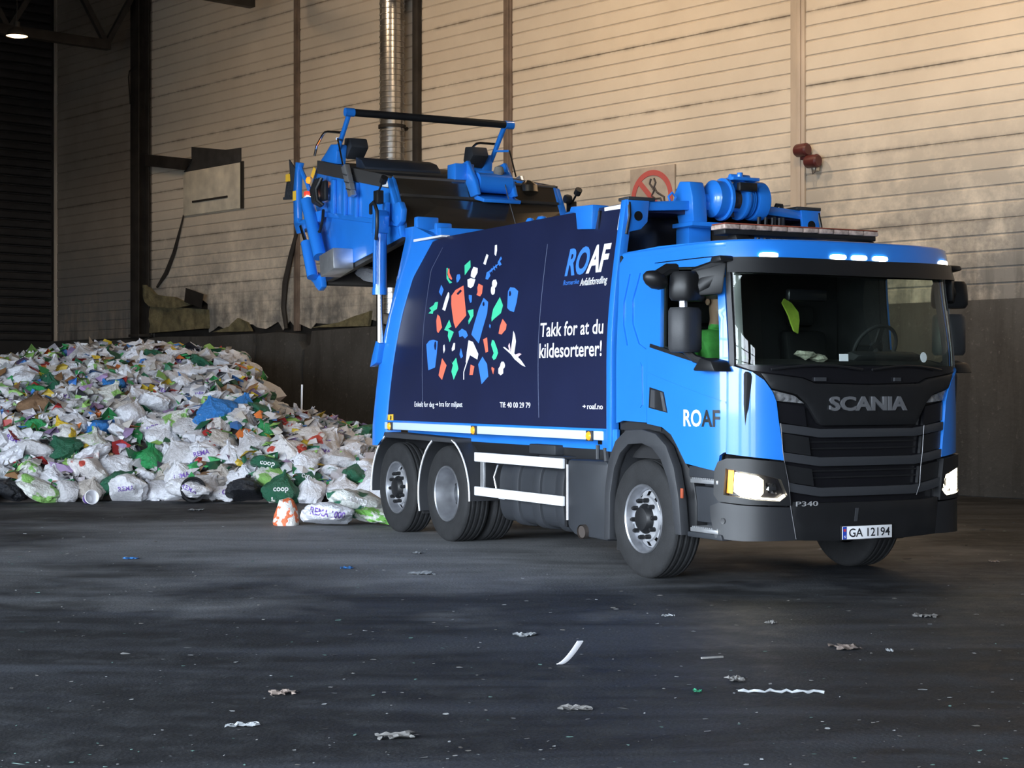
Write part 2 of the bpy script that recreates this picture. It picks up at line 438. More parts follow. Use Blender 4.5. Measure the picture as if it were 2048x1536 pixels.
# battered lowest sheets: buckled, torn along the concrete
random.seed(4)
def buckled(u, z, off=0):
    h = max(0, min(1, (4.3-z)/1.2))
    d = .10*h*noise.noise(Vector((u*.9, z*1.2, 3)))+.05*h*noise.noise(Vector((u*3.1, z*2.7, 8)))
    return (u, -.01-d-off, z)
def torn(u0, u1, z0, z1, amp, seed):
    rn = random.Random(seed); pts = [(u0, z1), (u0, z0+rn.uniform(0, amp))]
    x = u0
    while x < u1-.5:
        x += rn.uniform(.18, .5); pts.append((min(x, u1), z0+rn.uniform(0, amp)))
    pts += [(u1, z0+.02), (u1, z1)]
    return pts
for u0, u1, amp, sd in ((5.45, 8.15, .9, 6), (8.15, 12.0, .24, 1), (12.08, 19.4, .16, 2), (19.47, 26.8, .06, 3)):
    mb = MB(); patch(mb, torn(u0, u1, 3.07 if amp < .5 else 3.80, 4.31, amp if amp < .5 else .22, sd), buckled, (), 0, .02, .22)
    o = mb.build('torn_cladding_panel', CLAD, wall_back, smooth=30)
    for v in o.data.vertices: v.co.z -= ROW0
    o.location = (0, 0, ROW0)
# concrete base, split where it has cracked
slabs = [[(-.4, 0), (10.30, 0), (10.42, 1.2), (10.36, 2.3), (10.44, 2.72), (10.33, 2.8), (10.32, 3.02), (8.3, 3.0), (6.0, 3.04), (4.9, 3.0), (0, 3.05), (-.4, 3.05)],
         [(10.33, 0), (12.30, 0), (12.36, 1.5), (12.26, 2.2), (12.40, 2.6), (12.22, 2.8), (12.24, 2.97), (11.4, 3.03), (10.42, 3.0), (10.46, 2.84), (10.50, 2.7), (10.42, 2.3), (10.46, 1.2)],
         [(12.35, 0), (19.40, 0), (19.40, 3.06), (14.8, 3.06), (12.75, 3.02), (12.70, 2.72), (12.48, 2.62), (12.40, 2.2), (12.44, 1.5)]]
xs_ = [19.42, 26.88, 34.3, 41.7, 49.1, 60.2]
slabs += [[(a+.012, 0), (b-.012, 0), (b-.012, 3.03+.02*(i % 2)), (a+.012, 3.05)] for i, (a, b) in enumerate(zip(xs_, xs_[1:]))]
for i, p in enumerate(slabs):
    MB().prism(p, -.13, .12, 'xz').build('concrete_slab', CONC, wall_back, bevel=.012, smooth=30)
# joint covers, column
for k, (u, w) in enumerate(((.11, .09), (12.05, .13), (19.44, .15), (26.83, .19), (34.3, .16), (41.7, .16), (49.1, .16))):
    mb = MB().box(u-w, u+w*.6, -.05, .02, 3.04, ROOF_Z).box(u-w*.25, u+w*.2, -.075, -.04, 3.04, ROOF_Z)
    hall_obj('trim_%d' % (k+1), mb, [TRIMC, RUSTY, RUSTY, TRIMC, TRIMC, TRIMC, TRIMC][k], bevel=.008)
col = MB().box(5.0, 5.42, -.42, -.38, 3.0, ROOF_Z).box(5.0, 5.42, -.12, -.08, 3.0, ROOF_Z).box(5.19, 5.23, -.4, -.1, 3.0, ROOF_Z).box(4.95, 5.47, -.45, -.03, 3.05, 3.12)
hall_obj('steel_column', col, DSTEEL, bevel=.006, label='dark steel column standing against the cream wall', cat='column')

# trusses under the roof
def truss(u, k):
    root = empty('roof_truss'); root.matrix_world = HALL_M @ Matrix.Translation((u, 0, 0))
    tag(root, 'dark steel roof truss spanning the hall at wall joint %s' % ('beside the hanging lamp', 'over the tailgate', 'behind the spiral duct', 'over the cab', 'past the cab', 'near the yard doors', 'by the far end')[k], 'truss', None, 'structure')
    MB().box(-.11, .11, FRONT_Y+1.3, -1.28, 10.45, 10.70).build('chord', DSTEEL, root, .01)
    MB().box(-.1, .1, FRONT_Y, -.05, 12.75, 12.95).build('chord', DSTEEL, root, .01)
    n = 9; yy = [-1.35+(FRONT_Y+2.6)*i/n for i in range(n+1)]
    brs = [((0, -.15, 12.8), (0, -1.35, 10.6))]
    for i in range(n):
        mid = (yy[i]+yy[i+1])/2
        brs += [((0, yy[i], 10.6), (0, mid, 12.8)), ((0, mid, 12.8), (0, yy[i+1], 10.6))]
    for a, b in brs:
        A, B = Vector(a), Vector(b); d = B-A; L_ = d.length
        M_ = Matrix.Translation((A+B)/2) @ d.to_track_quat('Z', 'X').to_matrix().to_4x4()
        MB().box(-.07, .07, -.07, .07, -L_/2, L_/2, M_).build('brace', DSTEEL, root, .008)
for k, u in enumerate(BAYS[:6]): truss(u, k)

# high-bay lamps
LAMPM = mat('warm_diffuser', (.9, .7, .45), .4, emit=(1, .66, .34), estr=6)
def lamp(u, y, z, energy, label):
    root = empty('high_bay_lamp'); root.matrix_world = HALL_M @ Matrix.Translation((u, y, z))
    tag(root, label, 'lamp', 'lamps hanging under the roof')
    MB().lathe([(.255, 0), (.25, .03), (.17, .16), (.07, .22), (.07, .34), (0, .35)], axis='z', n=28).build('shade', DSTEEL, root)
    MB().lathe([(0, -.02), (.15, -.015), (.243, .012), (.243, .02), (0, .02)], axis='z', n=28).build('diffuser', LAMPM, root)
    MB().tube([(0, 0, .34), (0, 0, ROOF_Z-z-.03)], .015, 6).build('cable', DSTEEL, root)
    tilt = 0 if y > -5 else R(42)            # unseen lamps, tilted toward the long wall just to warm it
    for ch in root.children:
        if not ch.name.startswith('cable'): ch.rotation_euler = (tilt, 0, 0)
    ld = bpy.data.lights.new('high_bay_light', 'AREA'); ld.shape = 'DISK'; ld.size = .45; ld.energy = energy; ld.color = (1, .75, .50)
    lo = bpy.data.objects.new('high_bay_light', ld); COL.objects.link(lo); lo.parent = root; lo.location = (0, .04*math.sin(tilt), -.04*math.cos(tilt)); lo.rotation_euler = (tilt, 0, 0); ld.spread = R(150)
lamp(7.6, -4.9, 9.97, 60, 'glowing round warm lamp hanging in front of the dark slatted wall')
for u, y, e in ((10.5, -5.5, 35), (17.0, -5.5, 110), (23.5, -5.5, 220), (30.5, -5.5, 260), (37.5, -5.5, 220), (44.5, -5.5, 140)):
    lamp(u, y, 11.2, e, 'round warm high bay lamp hanging from the roof out of view, tilted to warm the long wall')

# spiral duct standing off the wall
duct = empty('ventilation_duct'); duct.matrix_world = HALL_M @ Matrix.Translation((16.12, -.42, 0))
tag(duct, 'shiny spiral-wound ventilation duct rising up the cream wall behind the tailgate', 'duct')
pr = []; zz = 3.3
while zz < ROOF_Z: pr += [(.265, zz), (.265, zz+.075), (.283, zz+.085), (.283, zz+.10), (.265, zz+.11)]; zz += .12
MB().lathe(pr, axis='z', n=36).build('pipe', GALV, duct, smooth=50)
for z_ in (4.6, 7.3, 10.2):
    MB().lathe([(.285, z_), (.30, z_), (.30, z_+.07), (.285, z_+.07)], axis='z', n=30, closed=True).box(-.04, .04, .25, .42, z_, z_+.07).build('bracket', DSTEEL, duct)
MB().box(.34, .52, .28, .40, 3.1, ROOF_Z).build('shadow_strip', DSTEEL, duct, .01)  # dark strip standing in for the shadow the duct casts on the wall

# pale board over the broken sheet, dark plate and beam end
bd = empty('wall_board'); bd.matrix_world = HALL_M
tag(bd, 'pale square board patched onto the cream wall below a dark opening', 'board')
MB().prism([(7.05, 6.12), (9.72, 6.12), (9.69, 7.24), (7.04, 7.24)], -.06, -.015).build('sheet', BOARD, bd, .006)
MB().prism([(7.5, 6.42), (9.12, 6.42), (9.12, 6.47), (7.5, 6.47)], -.085, -.06).build('slot_strip', DSTEEL, bd)
MB().prism([(9.69, 6.1), (9.78, 6.1), (9.78, 7.26), (9.69, 7.26)], -.07, -.01).build('edge_strip', DSTEEL, bd)
MB().prism([(7.03, 7.25), (9.66, 7.25), (9.66, 7.60), (9.0, 7.62), (7.42, 7.86), (7.42, 7.5), (7.3, 7.4)], -.05, -.01).build('opening_plate', mat('opening_grey', (.045, .043, .042), .7, var=.4), wall_back, .004)['label'] = 'dark grey bent plate above the pale board'
hall_obj('steel_beam', MB().prism([(5.44, 7.55), (7.2, 7.28), (7.5, 7.54), (5.44, 7.86)], -.24, -.07), DSTEEL, 'thing', .008, label='short dark beam reaching from the steel column to the pale board', cat='beam')
hall_obj('wall_cable', MB().tube([(7.05, -.05, 6.15), (6.95, -.06, 5.9), (6.6, -.06, 5.2), (6.2, -.05, 4.7), (5.75, -.06, 4.35)], [.02, .025, .05, .06, .03], 8), DSTEEL, 'thing', label='dark frayed cable hanging down from the pale board', cat='cable')
hall_obj('wall_cable', MB().tube([(12.15, -.08, 5.5), (11.95, -.12, 4.9), (11.65, -.10, 4.2), (11.55, -.08, 3.6), (11.7, -.1, 3.1)], [.03, .06, .07, .06, .05], 8), DSTEEL, 'thing', label='thick dark cable bundle hanging on the wall behind the tailgate cylinders', cat='cable')
hall_obj('wall_bracket', MB().tube([(5.05, -.45, 9.2), (5.05, -.5, 9.9), (5.1, -.5, 10.05), (5.35, -.5, 10.15)], .02, 6), DSTEEL, 'thing', label='thin bent rod at the top of the dark steel column', cat='rod')
# torn insulation
def wool(poly, y0, y1, seed, label):
    mb = MB(); patch(mb, poly, lambda u, z, off=0: (u, -(y0+off)-.06*noise.noise(Vector((u*2+seed, z*2.4, 1)))-.03*noise.noise(Vector((u*7, z*7, seed))), z), (), 0, y1, .1)
    o = mb.build('insulation_slab', INSUL, wall_back, 0, 50); o['label'] = label
wool([(5.45, 3.15), (8.2, 3.2), (8.22, 3.68), (6.8, 3.78), (5.45, 3.92)], .12, .12, 1, 'broad slab of torn olive mineral wool bulging above the concrete by the column')
wool([(4.78, 4.5), (5.35, 4.42), (5.75, 4.15), (6.7, 4.05), (7.6, 3.82), (6.8, 3.75), (5.5, 3.85), (5.2, 4.1), (4.9, 4.2)], .17, .1, 4, 'ragged strip of mineral wool torn loose across the steel column')
wool([(8.5, 3.1), (9.2, 3.22), (9.6, 3.42), (10.0, 3.3), (10.2, 3.08)], .1, .08, 7, 'small tuft of mineral wool under the buckled sheet beside the flap')
wool([(12.7, 3.1), (13.8, 3.2), (14.9, 3.42), (14.8, 3.08)], .1, .08, 9, 'yellowish wool wedge below the torn sheet near the lift cylinder')
mb = MB(); patch(mb, [(7.35, 3.9), (7.45, 4.25), (7.7, 4.2), (8.4, 4.05), (8.15, 3.72)], lambda u, z, off=0: (u, -.22-off-.25*(u-7.35)*(z-3.7), z), (), 0, .012, .12)
mb.build('sheet_flap', DSTEEL, wall_back, 0, 40)['label'] = 'dark flap of bent sheet'

# no-smoking sign
sg = empty('no_smoking_sign'); sg.matrix_world = HALL_M @ Matrix.Translation((23.42, -.04, 5.22))
tag(sg, 'square no-smoking sign with red ring mounted on the cream wall', 'sign')
MB().box(-.56, .56, -.02, .02, -.58, .58).build('plate', mat('sign_grey', (.42, .36, .30), .6, var=.2), sg, .004)
SRED = mat('sign_red', (.50, .10, .09), .6, var=.1); SBLK = mat('sign_black', (.05, .04, .04), .6)
MB().lathe([(.42, -.032), (.52, -.032), (.52, -.02), (.42, -.02)], axis='y', n=48, closed=True).build('ring', SRED, sg)
MB().box(-.46, .46, -.031, -.02, -.05, .05, Matrix.Rotation(R(45), 4, 'Y')).build('slash', SRED, sg)
MB().tube([(-.02, -.03, .36), (-.05, -.03, .27), (.02, -.03, .2), (.06, -.03, .13), (.0, -.03, .04), (.10, -.03, -.02), (.22, -.03, -.02), (.26, -.03, -.10), (.26, -.03, -.2)], .018, 6).build('smoke', SBLK, sg)
MB().tube([(.06, -.03, .36), (.10, -.03, .28), (.06, -.03, .2), (.13, -.03, .1), (.2, -.03, .06), (.31, -.03, 0), (.33, -.03, -.2)], .018, 6).build('smoke', SBLK, sg)
MB().box(-.3, .3, -.033, -.02, -.30, -.22).build('cigarette', SBLK, sg)
# two dark red warning lamps on the joint
DRED = mat('dark_red_lens', (.10, .022, .02), .4, var=.2)
for k, (u, z_, lab) in enumerate(((26.98, 5.73, 'dark red warning horn on the wall joint, upper of two'), (27.2, 5.52, 'dark red warning horn with pale base, lower of two'))):
    w = empty('warning_horn'); w.matrix_world = HALL_M @ Matrix.Translation((u, -.16, z_)); tag(w, lab, 'horn', 'warning horns on the wall')
    MB().lathe([(0, -.13), (.09, -.13), (.11, -.10), (.115, .10), (.09, .13), (0, .13)], axis='x', n=20).build('bell', DRED, w)
    MB().box(-.06, .06, .02, .12, -.16, .05).build('bracket', BOARD if k else DRED, w, .01)
    if k: MB().tube([(0, -.02, -.12), (.03, -.03, -.22), (.06, -.02, -.2), (.07, 0, -.1)], .012, 6).build('wire', SBLK, w)
GFX=[
('W',[(-3.11,3.18),(-3.06,3.18),(-3.04,3.12),(-3.05,3.06),(-3.09,3.08)]),
('W',[(-3.28,3.10),(-3.23,3.08),(-3.27,2.98),(-3.33,3.00)]),
('B',[(-3.17,2.91),(-3.12,2.86),(-3.17,2.82),(-3.23,2.83),(-3.22,2.90)]),
('B',[(-3.17,2.91),(-2.97,2.98),(-2.95,2.97),(-3.14,2.89)]),
('B',[(-2.99,2.99),(-2.93,3.05),(-2.90,3.02),(-2.94,3.00),(-2.89,2.96),(-2.94,2.95)]),
('B',[(-3.13,2.94),(-3.12,2.94),(-3.08,2.89),(-3.09,2.89)]),
('B',[(-3.09,2.96),(-3.08,2.96),(-3.02,2.91),(-3.04,2.91)]),
('B',[(-3.04,2.97),(-3.03,2.97),(-2.98,2.93),(-3.00,2.93)]),
('G',[(-3.79,3.01),(-3.66,3.06),(-3.63,2.98),(-3.75,2.90)]),
('G',[(-4.25,3.01),(-4.21,3.01),(-4.21,2.94),(-4.13,2.87),(-4.05,2.84),(-4.11,2.83),(-4.21,2.89)]),
('O',[(-4.20,3.00),(-4.17,3.00),(-4.15,2.95),(-4.06,2.88),(-4.08,2.87),(-4.16,2.90),(-4.20,2.95)]),
('B',[(-3.95,2.92),(-3.88,2.92),(-3.85,2.88),(-3.89,2.84),(-3.93,2.83),(-3.96,2.88)]),
('W',[(-3.56,2.98),(-3.45,2.96),(-3.44,2.91),(-3.50,2.85),(-3.60,2.88),(-3.60,2.93)]),
('W',[(-3.67,2.85),(-3.59,2.86),(-3.47,2.84),(-3.50,2.77),(-3.56,2.75),(-3.64,2.77)]),
('W',[(-2.94,2.77),(-2.95,2.74),(-2.96,2.73),(-2.99,2.72),(-3.02,2.73),(-3.05,2.75),(-3.06,2.77),(-3.06,2.79),(-3.04,2.81),(-3.02,2.81),(-2.98,2.81),(-2.96,2.79)]),
('W',[(-2.97,2.70),(-2.97,2.67),(-2.98,2.66),(-3.01,2.65),(-3.04,2.66),(-3.06,2.68),(-3.07,2.70),(-3.07,2.73),(-3.06,2.74),(-3.03,2.75),(-3.01,2.74),(-2.98,2.72)]),
('B',[(-4.33,2.83),(-4.25,2.77),(-4.29,2.70),(-4.37,2.75)]),
('O',[(-3.38,2.79),(-3.27,2.76),(-3.27,2.68),(-3.31,2.65),(-3.40,2.67),(-3.38,2.70),(-3.40,2.75)]),
('B',[(-3.59,2.68),(-3.51,2.67),(-3.50,2.60),(-3.53,2.59),(-3.58,2.64)]),
('W',[(-4.12,2.74),(-4.09,2.72),(-4.08,2.68),(-4.15,2.53),(-4.23,2.55),(-4.17,2.68)]),
('O',[(-4.03,2.69),(-3.94,2.75),(-3.75,2.79),(-3.60,2.46),(-3.84,2.33),(-3.90,2.39),(-4.01,2.60)]),
('N',[(-3.90,2.71),(-3.81,2.75),(-3.77,2.73),(-3.86,2.69)]),
('G',[(-4.59,2.52),(-4.52,2.55),(-4.58,2.58),(-4.47,2.61),(-4.44,2.64),(-4.36,2.64),(-4.37,2.56),(-4.46,2.54),(-4.47,2.51)]),
('O',[(-4.34,2.50),(-4.27,2.47),(-4.19,2.35),(-4.28,2.29),(-4.32,2.31),(-4.36,2.43)]),
('G',[(-4.02,2.43),(-3.95,2.35),(-4.03,2.33),(-3.88,2.29),(-3.97,2.18),(-4.03,2.25),(-4.02,2.30),(-4.13,2.32)]),
('G',[(-3.58,2.51),(-3.44,2.52),(-3.42,2.45),(-3.52,2.36),(-3.54,2.40),(-3.50,2.44)]),
('B',[(-3.22,2.63),(-3.10,2.58),(-3.10,2.46),(-3.25,2.15),(-3.44,2.25),(-3.31,2.52)]),
('N',[(-3.18,2.56),(-3.18,2.55),(-3.20,2.54),(-3.22,2.55),(-3.23,2.57),(-3.22,2.58),(-3.21,2.59),(-3.19,2.58)]),
('G',[(-2.84,2.62),(-2.75,2.53),(-2.78,2.45),(-2.92,2.40),(-2.98,2.37),(-2.99,2.41),(-2.97,2.50)]),
('B',[(-2.63,2.71),(-2.53,2.70),(-2.44,2.66),(-2.45,2.55),(-2.49,2.45),(-2.59,2.47),(-2.65,2.50),(-2.67,2.67)]),
('N',[(-2.59,2.64),(-2.60,2.62),(-2.61,2.62),(-2.63,2.62),(-2.64,2.65),(-2.64,2.67),(-2.62,2.67),(-2.61,2.67)]),
('B',[(-3.02,2.35),(-2.99,2.33),(-3.00,2.30),(-3.03,2.32)]),
('O',[(-2.73,2.39),(-2.63,2.33),(-2.64,2.28),(-2.73,2.23),(-2.80,2.24),(-2.78,2.32)]),
('B',[(-3.76,2.29),(-3.68,2.32),(-3.57,2.29),(-3.52,2.24),(-3.59,2.21),(-3.65,2.24),(-3.73,2.23)]),
('W',[(-2.47,2.26),(-2.43,2.22),(-2.40,2.15),(-2.43,2.03),(-2.28,1.96),(-2.18,1.89),(-2.27,1.91),(-2.42,1.97),(-2.50,2.02),(-2.69,2.10),(-2.65,2.10),(-2.51,2.05),(-2.48,2.18)]),
('P',[(-2.54,2.14),(-2.51,2.06),(-2.54,2.06),(-2.57,2.11)]),
('P',[(-2.32,2.03),(-2.27,2.02),(-2.35,1.99),(-2.40,2.02)]),
('B',[(-4.58,2.17),(-4.51,2.21),(-4.40,2.22),(-4.28,2.20),(-4.29,2.07),(-4.33,1.91),(-4.51,1.88),(-4.55,2.04)]),
('N',[(-4.31,2.15),(-4.32,2.11),(-4.33,2.10),(-4.35,2.11),(-4.37,2.15),(-4.36,2.19),(-4.34,2.20),(-4.32,2.19)]),
('W',[(-4.13,2.15),(-4.10,2.16),(-4.08,2.10),(-4.11,2.06),(-4.13,2.10)]),
('W',[(-3.87,2.17),(-3.83,2.17),(-3.83,2.10),(-3.90,2.08),(-3.91,2.11)]),
('B',[(-3.68,2.11),(-3.65,2.07),(-3.62,2.02),(-3.67,2.00),(-3.71,2.04)]),
('W',[(-3.50,2.19),(-3.39,2.17),(-3.25,2.04),(-3.27,1.98),(-3.45,2.03),(-3.53,1.93),(-3.55,1.96),(-3.53,2.07)]),
('W',[(-3.55,1.94),(-3.53,1.93),(-3.59,1.85),(-3.59,1.77),(-3.61,1.77),(-3.61,1.85)]),
('O',[(-3.15,2.19),(-3.06,2.21),(-3.02,2.06),(-3.08,2.05)]),
('G',[(-2.94,2.18),(-2.89,2.17),(-2.81,2.08),(-2.79,2.04),(-2.84,1.98),(-2.89,1.97),(-2.93,2.00),(-2.89,2.04),(-2.96,2.13)]),
('O',[(-4.15,2.01),(-4.03,1.93),(-4.15,1.77),(-4.24,1.82)]),
('G',[(-3.95,2.00),(-3.89,1.95),(-3.79,2.01),(-3.76,1.95),(-3.73,1.89),(-3.85,1.77),(-3.91,1.86),(-3.87,1.93)]),
('O',[(-3.43,1.93),(-3.34,1.91),(-3.38,1.82),(-3.46,1.82)]),
('B',[(-3.15,2.01),(-3.04,1.93),(-3.01,1.80),(-3.17,1.72),(-3.25,1.93)]),
('O',[(-2.93,1.90),(-2.87,1.88),(-2.90,1.82),(-2.94,1.88)]),
('W',[(-2.63,1.91),(-2.64,1.89),(-2.66,1.88),(-2.69,1.87),(-2.71,1.88),(-2.73,1.89),(-2.74,1.91),(-2.73,1.93),(-2.71,1.95),(-2.69,1.95),(-2.66,1.95),(-2.64,1.93)]),
('W',[(-2.67,1.86),(-2.67,1.83),(-2.70,1.82),(-2.73,1.81),(-2.75,1.82),(-2.78,1.83),(-2.78,1.86),(-2.78,1.88),(-2.75,1.90),(-2.73,1.91),(-2.70,1.90),(-2.67,1.88)])]
# ------------------------------------------------------------------ the refuse truck (local x forward, y to its own far side, z up, origin under the front axle)
TRUCK = empty('refuse_truck', (2.2465, 15.592, 0), R(-62.615))
tag(TRUCK, 'blue and navy refuse truck with raised tailgate parked beside the waste heap', 'truck')
T = TRUCK
# plan outline of the cab, walked from the middle of its nose round the corner and back along the side
PL = [(1.56, 0.0), (1.553, .3), (1.53, .6), (1.485, .85), (1.42, 1.02), (1.32, 1.145), (1.16, 1.225), (.95, 1.258), (.5, 1.275), (.1, 1.275), (-.45, 1.275)]
def _plan():
    out = []; ext = [(PL[1][0], -PL[1][1])]+PL+[(2*PL[-1][0]-PL[-2][0], PL[-1][1])]
    for i in range(1, len(PL)):
        p = ext[i-1:i+3]
        for k in range(12):
            t = k/12
            out.append(tuple(.5*(2*p[1][c]+(p[2][c]-p[0][c])*t+(2*p[0][c]-5*p[1][c]+4*p[2][c]-p[3][c])*t*t+(3*p[1][c]-p[0][c]-3*p[2][c]+p[3][c])*t**3) for c in (0, 1)))
    out.append(PL[-1]); s = [0]
    for a, b in zip(out, out[1:]): s.append(s[-1]+math.dist(a, b))
    return out, s
PP, PS = _plan()
def plan(s):
    a = abs(s)
    if a >= PS[-1]: x, y = PP[-1]; x -= a-PS[-1]
    else:
        i = max(0, bisect.bisect_right(PS, a)-1); t = (a-PS[i])/(PS[i+1]-PS[i])
        x = PP[i][0]+(PP[i+1][0]-PP[i][0])*t; y = PP[i][1]+(PP[i+1][1]-PP[i][1])*t
    return x, (y if s >= 0 else -y)
def tab(tb, z):
    if z <= tb[0][0]: return tb[0][1]
    for (a, b), (c, d) in zip(tb, tb[1:]):
        if z <= c: t = (z-a)/(c-a); t = t*t*(3-2*t); return b+(d-b)*t
    return tb[-1][1]
LEAN = [(.4, 0), (1.85, 0), (2.75, -.10), (2.9, -.12)]
WID = [(.4, 1.), (1.85, 1.), (2.75, .975), (2.9, .965)]
def CS0(s, z):
    x, y = plan(s); wt = max(0, min(1, (x+.1)/1.2))
    return x+wt*tab(LEAN, z), .03+y*tab(WID, z)
def CS(s, z, off=0):
    x, y = CS0(s, z)
    if off:
        a = CS0(s-.01, z); b = CS0(s+.01, z); dx, dy = b[0]-a[0], b[1]-a[1]; l = math.hypot(dx, dy) or 1
        x += dy/l*off; y -= dx/l*off
    return x, y, z
mir = lambda pl: [(-a, b) for a, b in pl][::-1]
def both(name, poly, m, parent=T, holes=(), off=0., thick=.03, res=.08, surf=CS):
    r = []
    for sd in (0, 1):
        f = mir if sd else (lambda q: q)
        mb = MB(); patch(mb, f(poly), surf, [f(h) for h in holes], off, thick, res); r.append(mb.build(name, m, parent))
    return r
# ---- cab
REAR = 2.97
quarter = [(-REAR, 1.36), (-2.85, 1.385), (-2.45, 1.375), (-2.445, 2.0), (-2.385, 2.06), (-2.345, 2.775), (-1.345, 2.775), (-1.27, 2.752), (-1.27, 2.90), (-2.3, 2.915), (-2.86, 2.90), (-REAR, 2.80)]
both('cab_quarter_panel', quarter, BLUE, res=.09)
both('quarter_lining', [(-2.965, 1.3), (-2.30, 1.3), (-2.27, 2.70), (-1.38, 2.70), (-1.37, 1.86), (-1.20, 1.86), (-1.20, 2.85), (-2.965, 2.85)], DARKIN, off=-.055, thick=.01, res=.15)
visor = [(-1.27, 2.752), (-.82, 2.742), (0, 2.738), (.82, 2.742), (1.27, 2.752), (1.27, 2.888), (.9, 2.884), (0, 2.882), (-.9, 2.884), (-1.27, 2.888)]
mb = MB(); patch(mb, visor, CS, (), .03, .06, .08); mb.build('roof_front_band', BLUE, T)
mb = MB(); N_ = 90                                             # crowned roof
rim = [CS(-2.9+5.8*i/N_, 2.895) for i in range(N_+1)]
rings = []
for f, z in ((1.0, 2.84), (1.014, 2.878), (1.006, 2.898), (.985, 2.907), (.8, 2.911), (.4, 2.913)):
    rings.append([((p[0]-.55)*f+.55, (p[1]-.03)*f+.03, z) for p in rim])
vs = [p for r_ in rings for p in r_]; fs = []; M1 = N_+1
for r_ in range(len(rings)-1):
    for i in range(M1): j = (i+1) % M1; fs.append((r_*M1+i, r_*M1+j, (r_+1)*M1+j, (r_+1)*M1+i))
fs.append(tuple((len(rings)-1)*M1+i for i in range(M1))); mb.add(vs, fs); mb.build('cab_roof', BLUE, T, smooth=60)
MB().box(-.46, -.42, -1.19, 1.25, 1.15, 2.88).build('cab_rear_wall', BLACK, T, .01)
door_poly = [(-2.335, 2.765), (-1.305, 2.765), (-1.297, 1.85), (-1.322, 1.15), (-1.345, 1.145), (-1.385, 1.12), (-1.41, .99), (-1.83, 1.04), (-1.97, 1.20), (-2.05, 1.28), (-2.19, 1.34), (-2.435, 1.365), (-2.435, 2.0), (-2.375, 2.06)]
win_hole = [(-2.22, 2.025), (-1.54, 1.895), (-1.385, 1.875), (-1.37, 2.60), (-1.40, 2.66), (-1.46, 2.69), (-2.19, 2.725), (-2.22, 2.70)]
for sd, d in enumerate(both('door', door_poly, BLUE, T, [win_hole], .006, .035, .075)):
    f = mir if sd else (lambda q: q)
    mb = MB(); patch(mb, f([(a, b) for a, b in win_hole]), CS, (), -.012, 0, .1); mb.build('side_window', GLASS, d)
    mb = MB(); patch(mb, f([(-2.37, 2.065), (-2.375, 2.035), (-1.56, 1.87), (-1.36, 1.84), (-1.36, 1.875), (-1.55, 1.905)]), CS, (), .02, .03, .1); mb.build('window_trim', BLACK, d)
    mb = MB(); patch(mb, f([(-2.385, 1.685), (-2.16, 1.645), (-2.10, 1.465), (-2.40, 1.505)]), CS, (), .012, .012, .05); mb.build('handle_recess', BLACK, d)
    mb = MB(); patch(mb, f([(-2.33, 1.665), (-2.27, 1.655), (-2.27, 1.50), (-2.35, 1.515)]), CS, (), .03, .02, .05); mb.build('handle', mat('handle_grey', (.05, .052, .058), .45), d)
    mb = MB(); patch(mb, f([(-2.20, 1.645), (-2.165, 1.64), (-2.105, 1.475), (-2.15, 1.482)]), CS, (), .02, .012, .05); mb.build('handle_edge', mat('handle_rim', (.07, .073, .08), .45), d)
    mb = MB(); patch(mb, f(door_poly), CS, [f([(-1.80+(a+1.80)*.95, 2.3+(b-2.3)*.95) for a, b in win_hole])], -.031, .02, .12); mb.build('door_lining', DARKIN, d)
    crease = f([(-2.43, 1.815), (-1.32, 1.565), (-1.32, 1.55), (-2.43, 1.80)])
    mb = MB(); patch(mb, crease, CS, (), .011, .008, .09); mb.build('crease', BLUE, d)
    if sd == 0:
        vsR, fsR = text_geo('ROAF', .022); xs = [v[0] for v in vsR]; ys = [v[1] for v in vsR]
        def part_text(keep, m):
            sel = [q for q in fsR if keep(sum(vsR[i][0] for i in q)/len(q))]
            us = sorted({i for q in sel for i in q}); mp = {i: k for k, i in enumerate(us)}
            g = lambda v: CS(-1.855+(v[0]-min(xs))/(max(xs)-min(xs))*.475, 1.352+(v[1]-min(ys))/(max(ys)-min(ys))*.145, .010)
            MB().add([g(vsR[i]) for i in us], [tuple(mp[i] for i in q) for q in sel]).build('lettering', m, d, smooth=0)
        a_, f_ = text_geo('RO', .022); cut = max(v[0] for v in a_)+.005
        part_text(lambda x: x < cut, PRINT['W']); part_text(lambda x: x >= cut, PRINT['K'])
# quarter-panel styling: two raised curved creases and a service hatch
for sd in (0, 1):
    f = mir if sd else (lambda q: q)
    for c in ([(-2.78, 2.70), (-2.87, 2.45), (-2.86, 2.25), (-2.78, 2.06)], [(-2.60, 2.70), (-2.72, 2.46), (-2.70, 2.25), (-2.58, 2.07), (-2.46, 2.02)]):
        poly = [(a-.009, b) for a, b in c]+[(a+.009, b) for a, b in c[::-1]]
        mb = MB(); patch(mb, f(poly), CS, (), .014, .014, .08); mb.build('panel_crease', BLUE, T)
    mb = MB(); patch(mb, f([(-2.82, 1.90), (-2.55, 1.905), (-2.52, 1.87), (-2.515, 1.53), (-2.55, 1.505), (-2.82, 1.515)]), CS, (), .008, .012, .08); mb.build('service_hatch', BLUE, T, .003)
defl = [(-1.312, 1.84), (-1.26, 1.858), (-1.10, 1.81), (-1.0, 1.74), (-.93, 1.64), (-.90, 1.56), (-.885, 1.43), (-.845, 1.18), (-.835, 1.085), (-1.14, 1.118), (-1.315, 1.138)]
both('corner_deflector', defl, BLUE, T, (), .012, .04, .06)
ws = [(-1.235, 1.875), (-1.0, 1.86), (0, 1.86), (1.0, 1.86), (1.235, 1.875), (1.225, 2.74), (0, 2.735), (-1.225, 2.74)]
WS = MB(); patch(WS, ws, CS, (), -.01, 0, .06); WS = WS.build('windshield', GLASS, T)
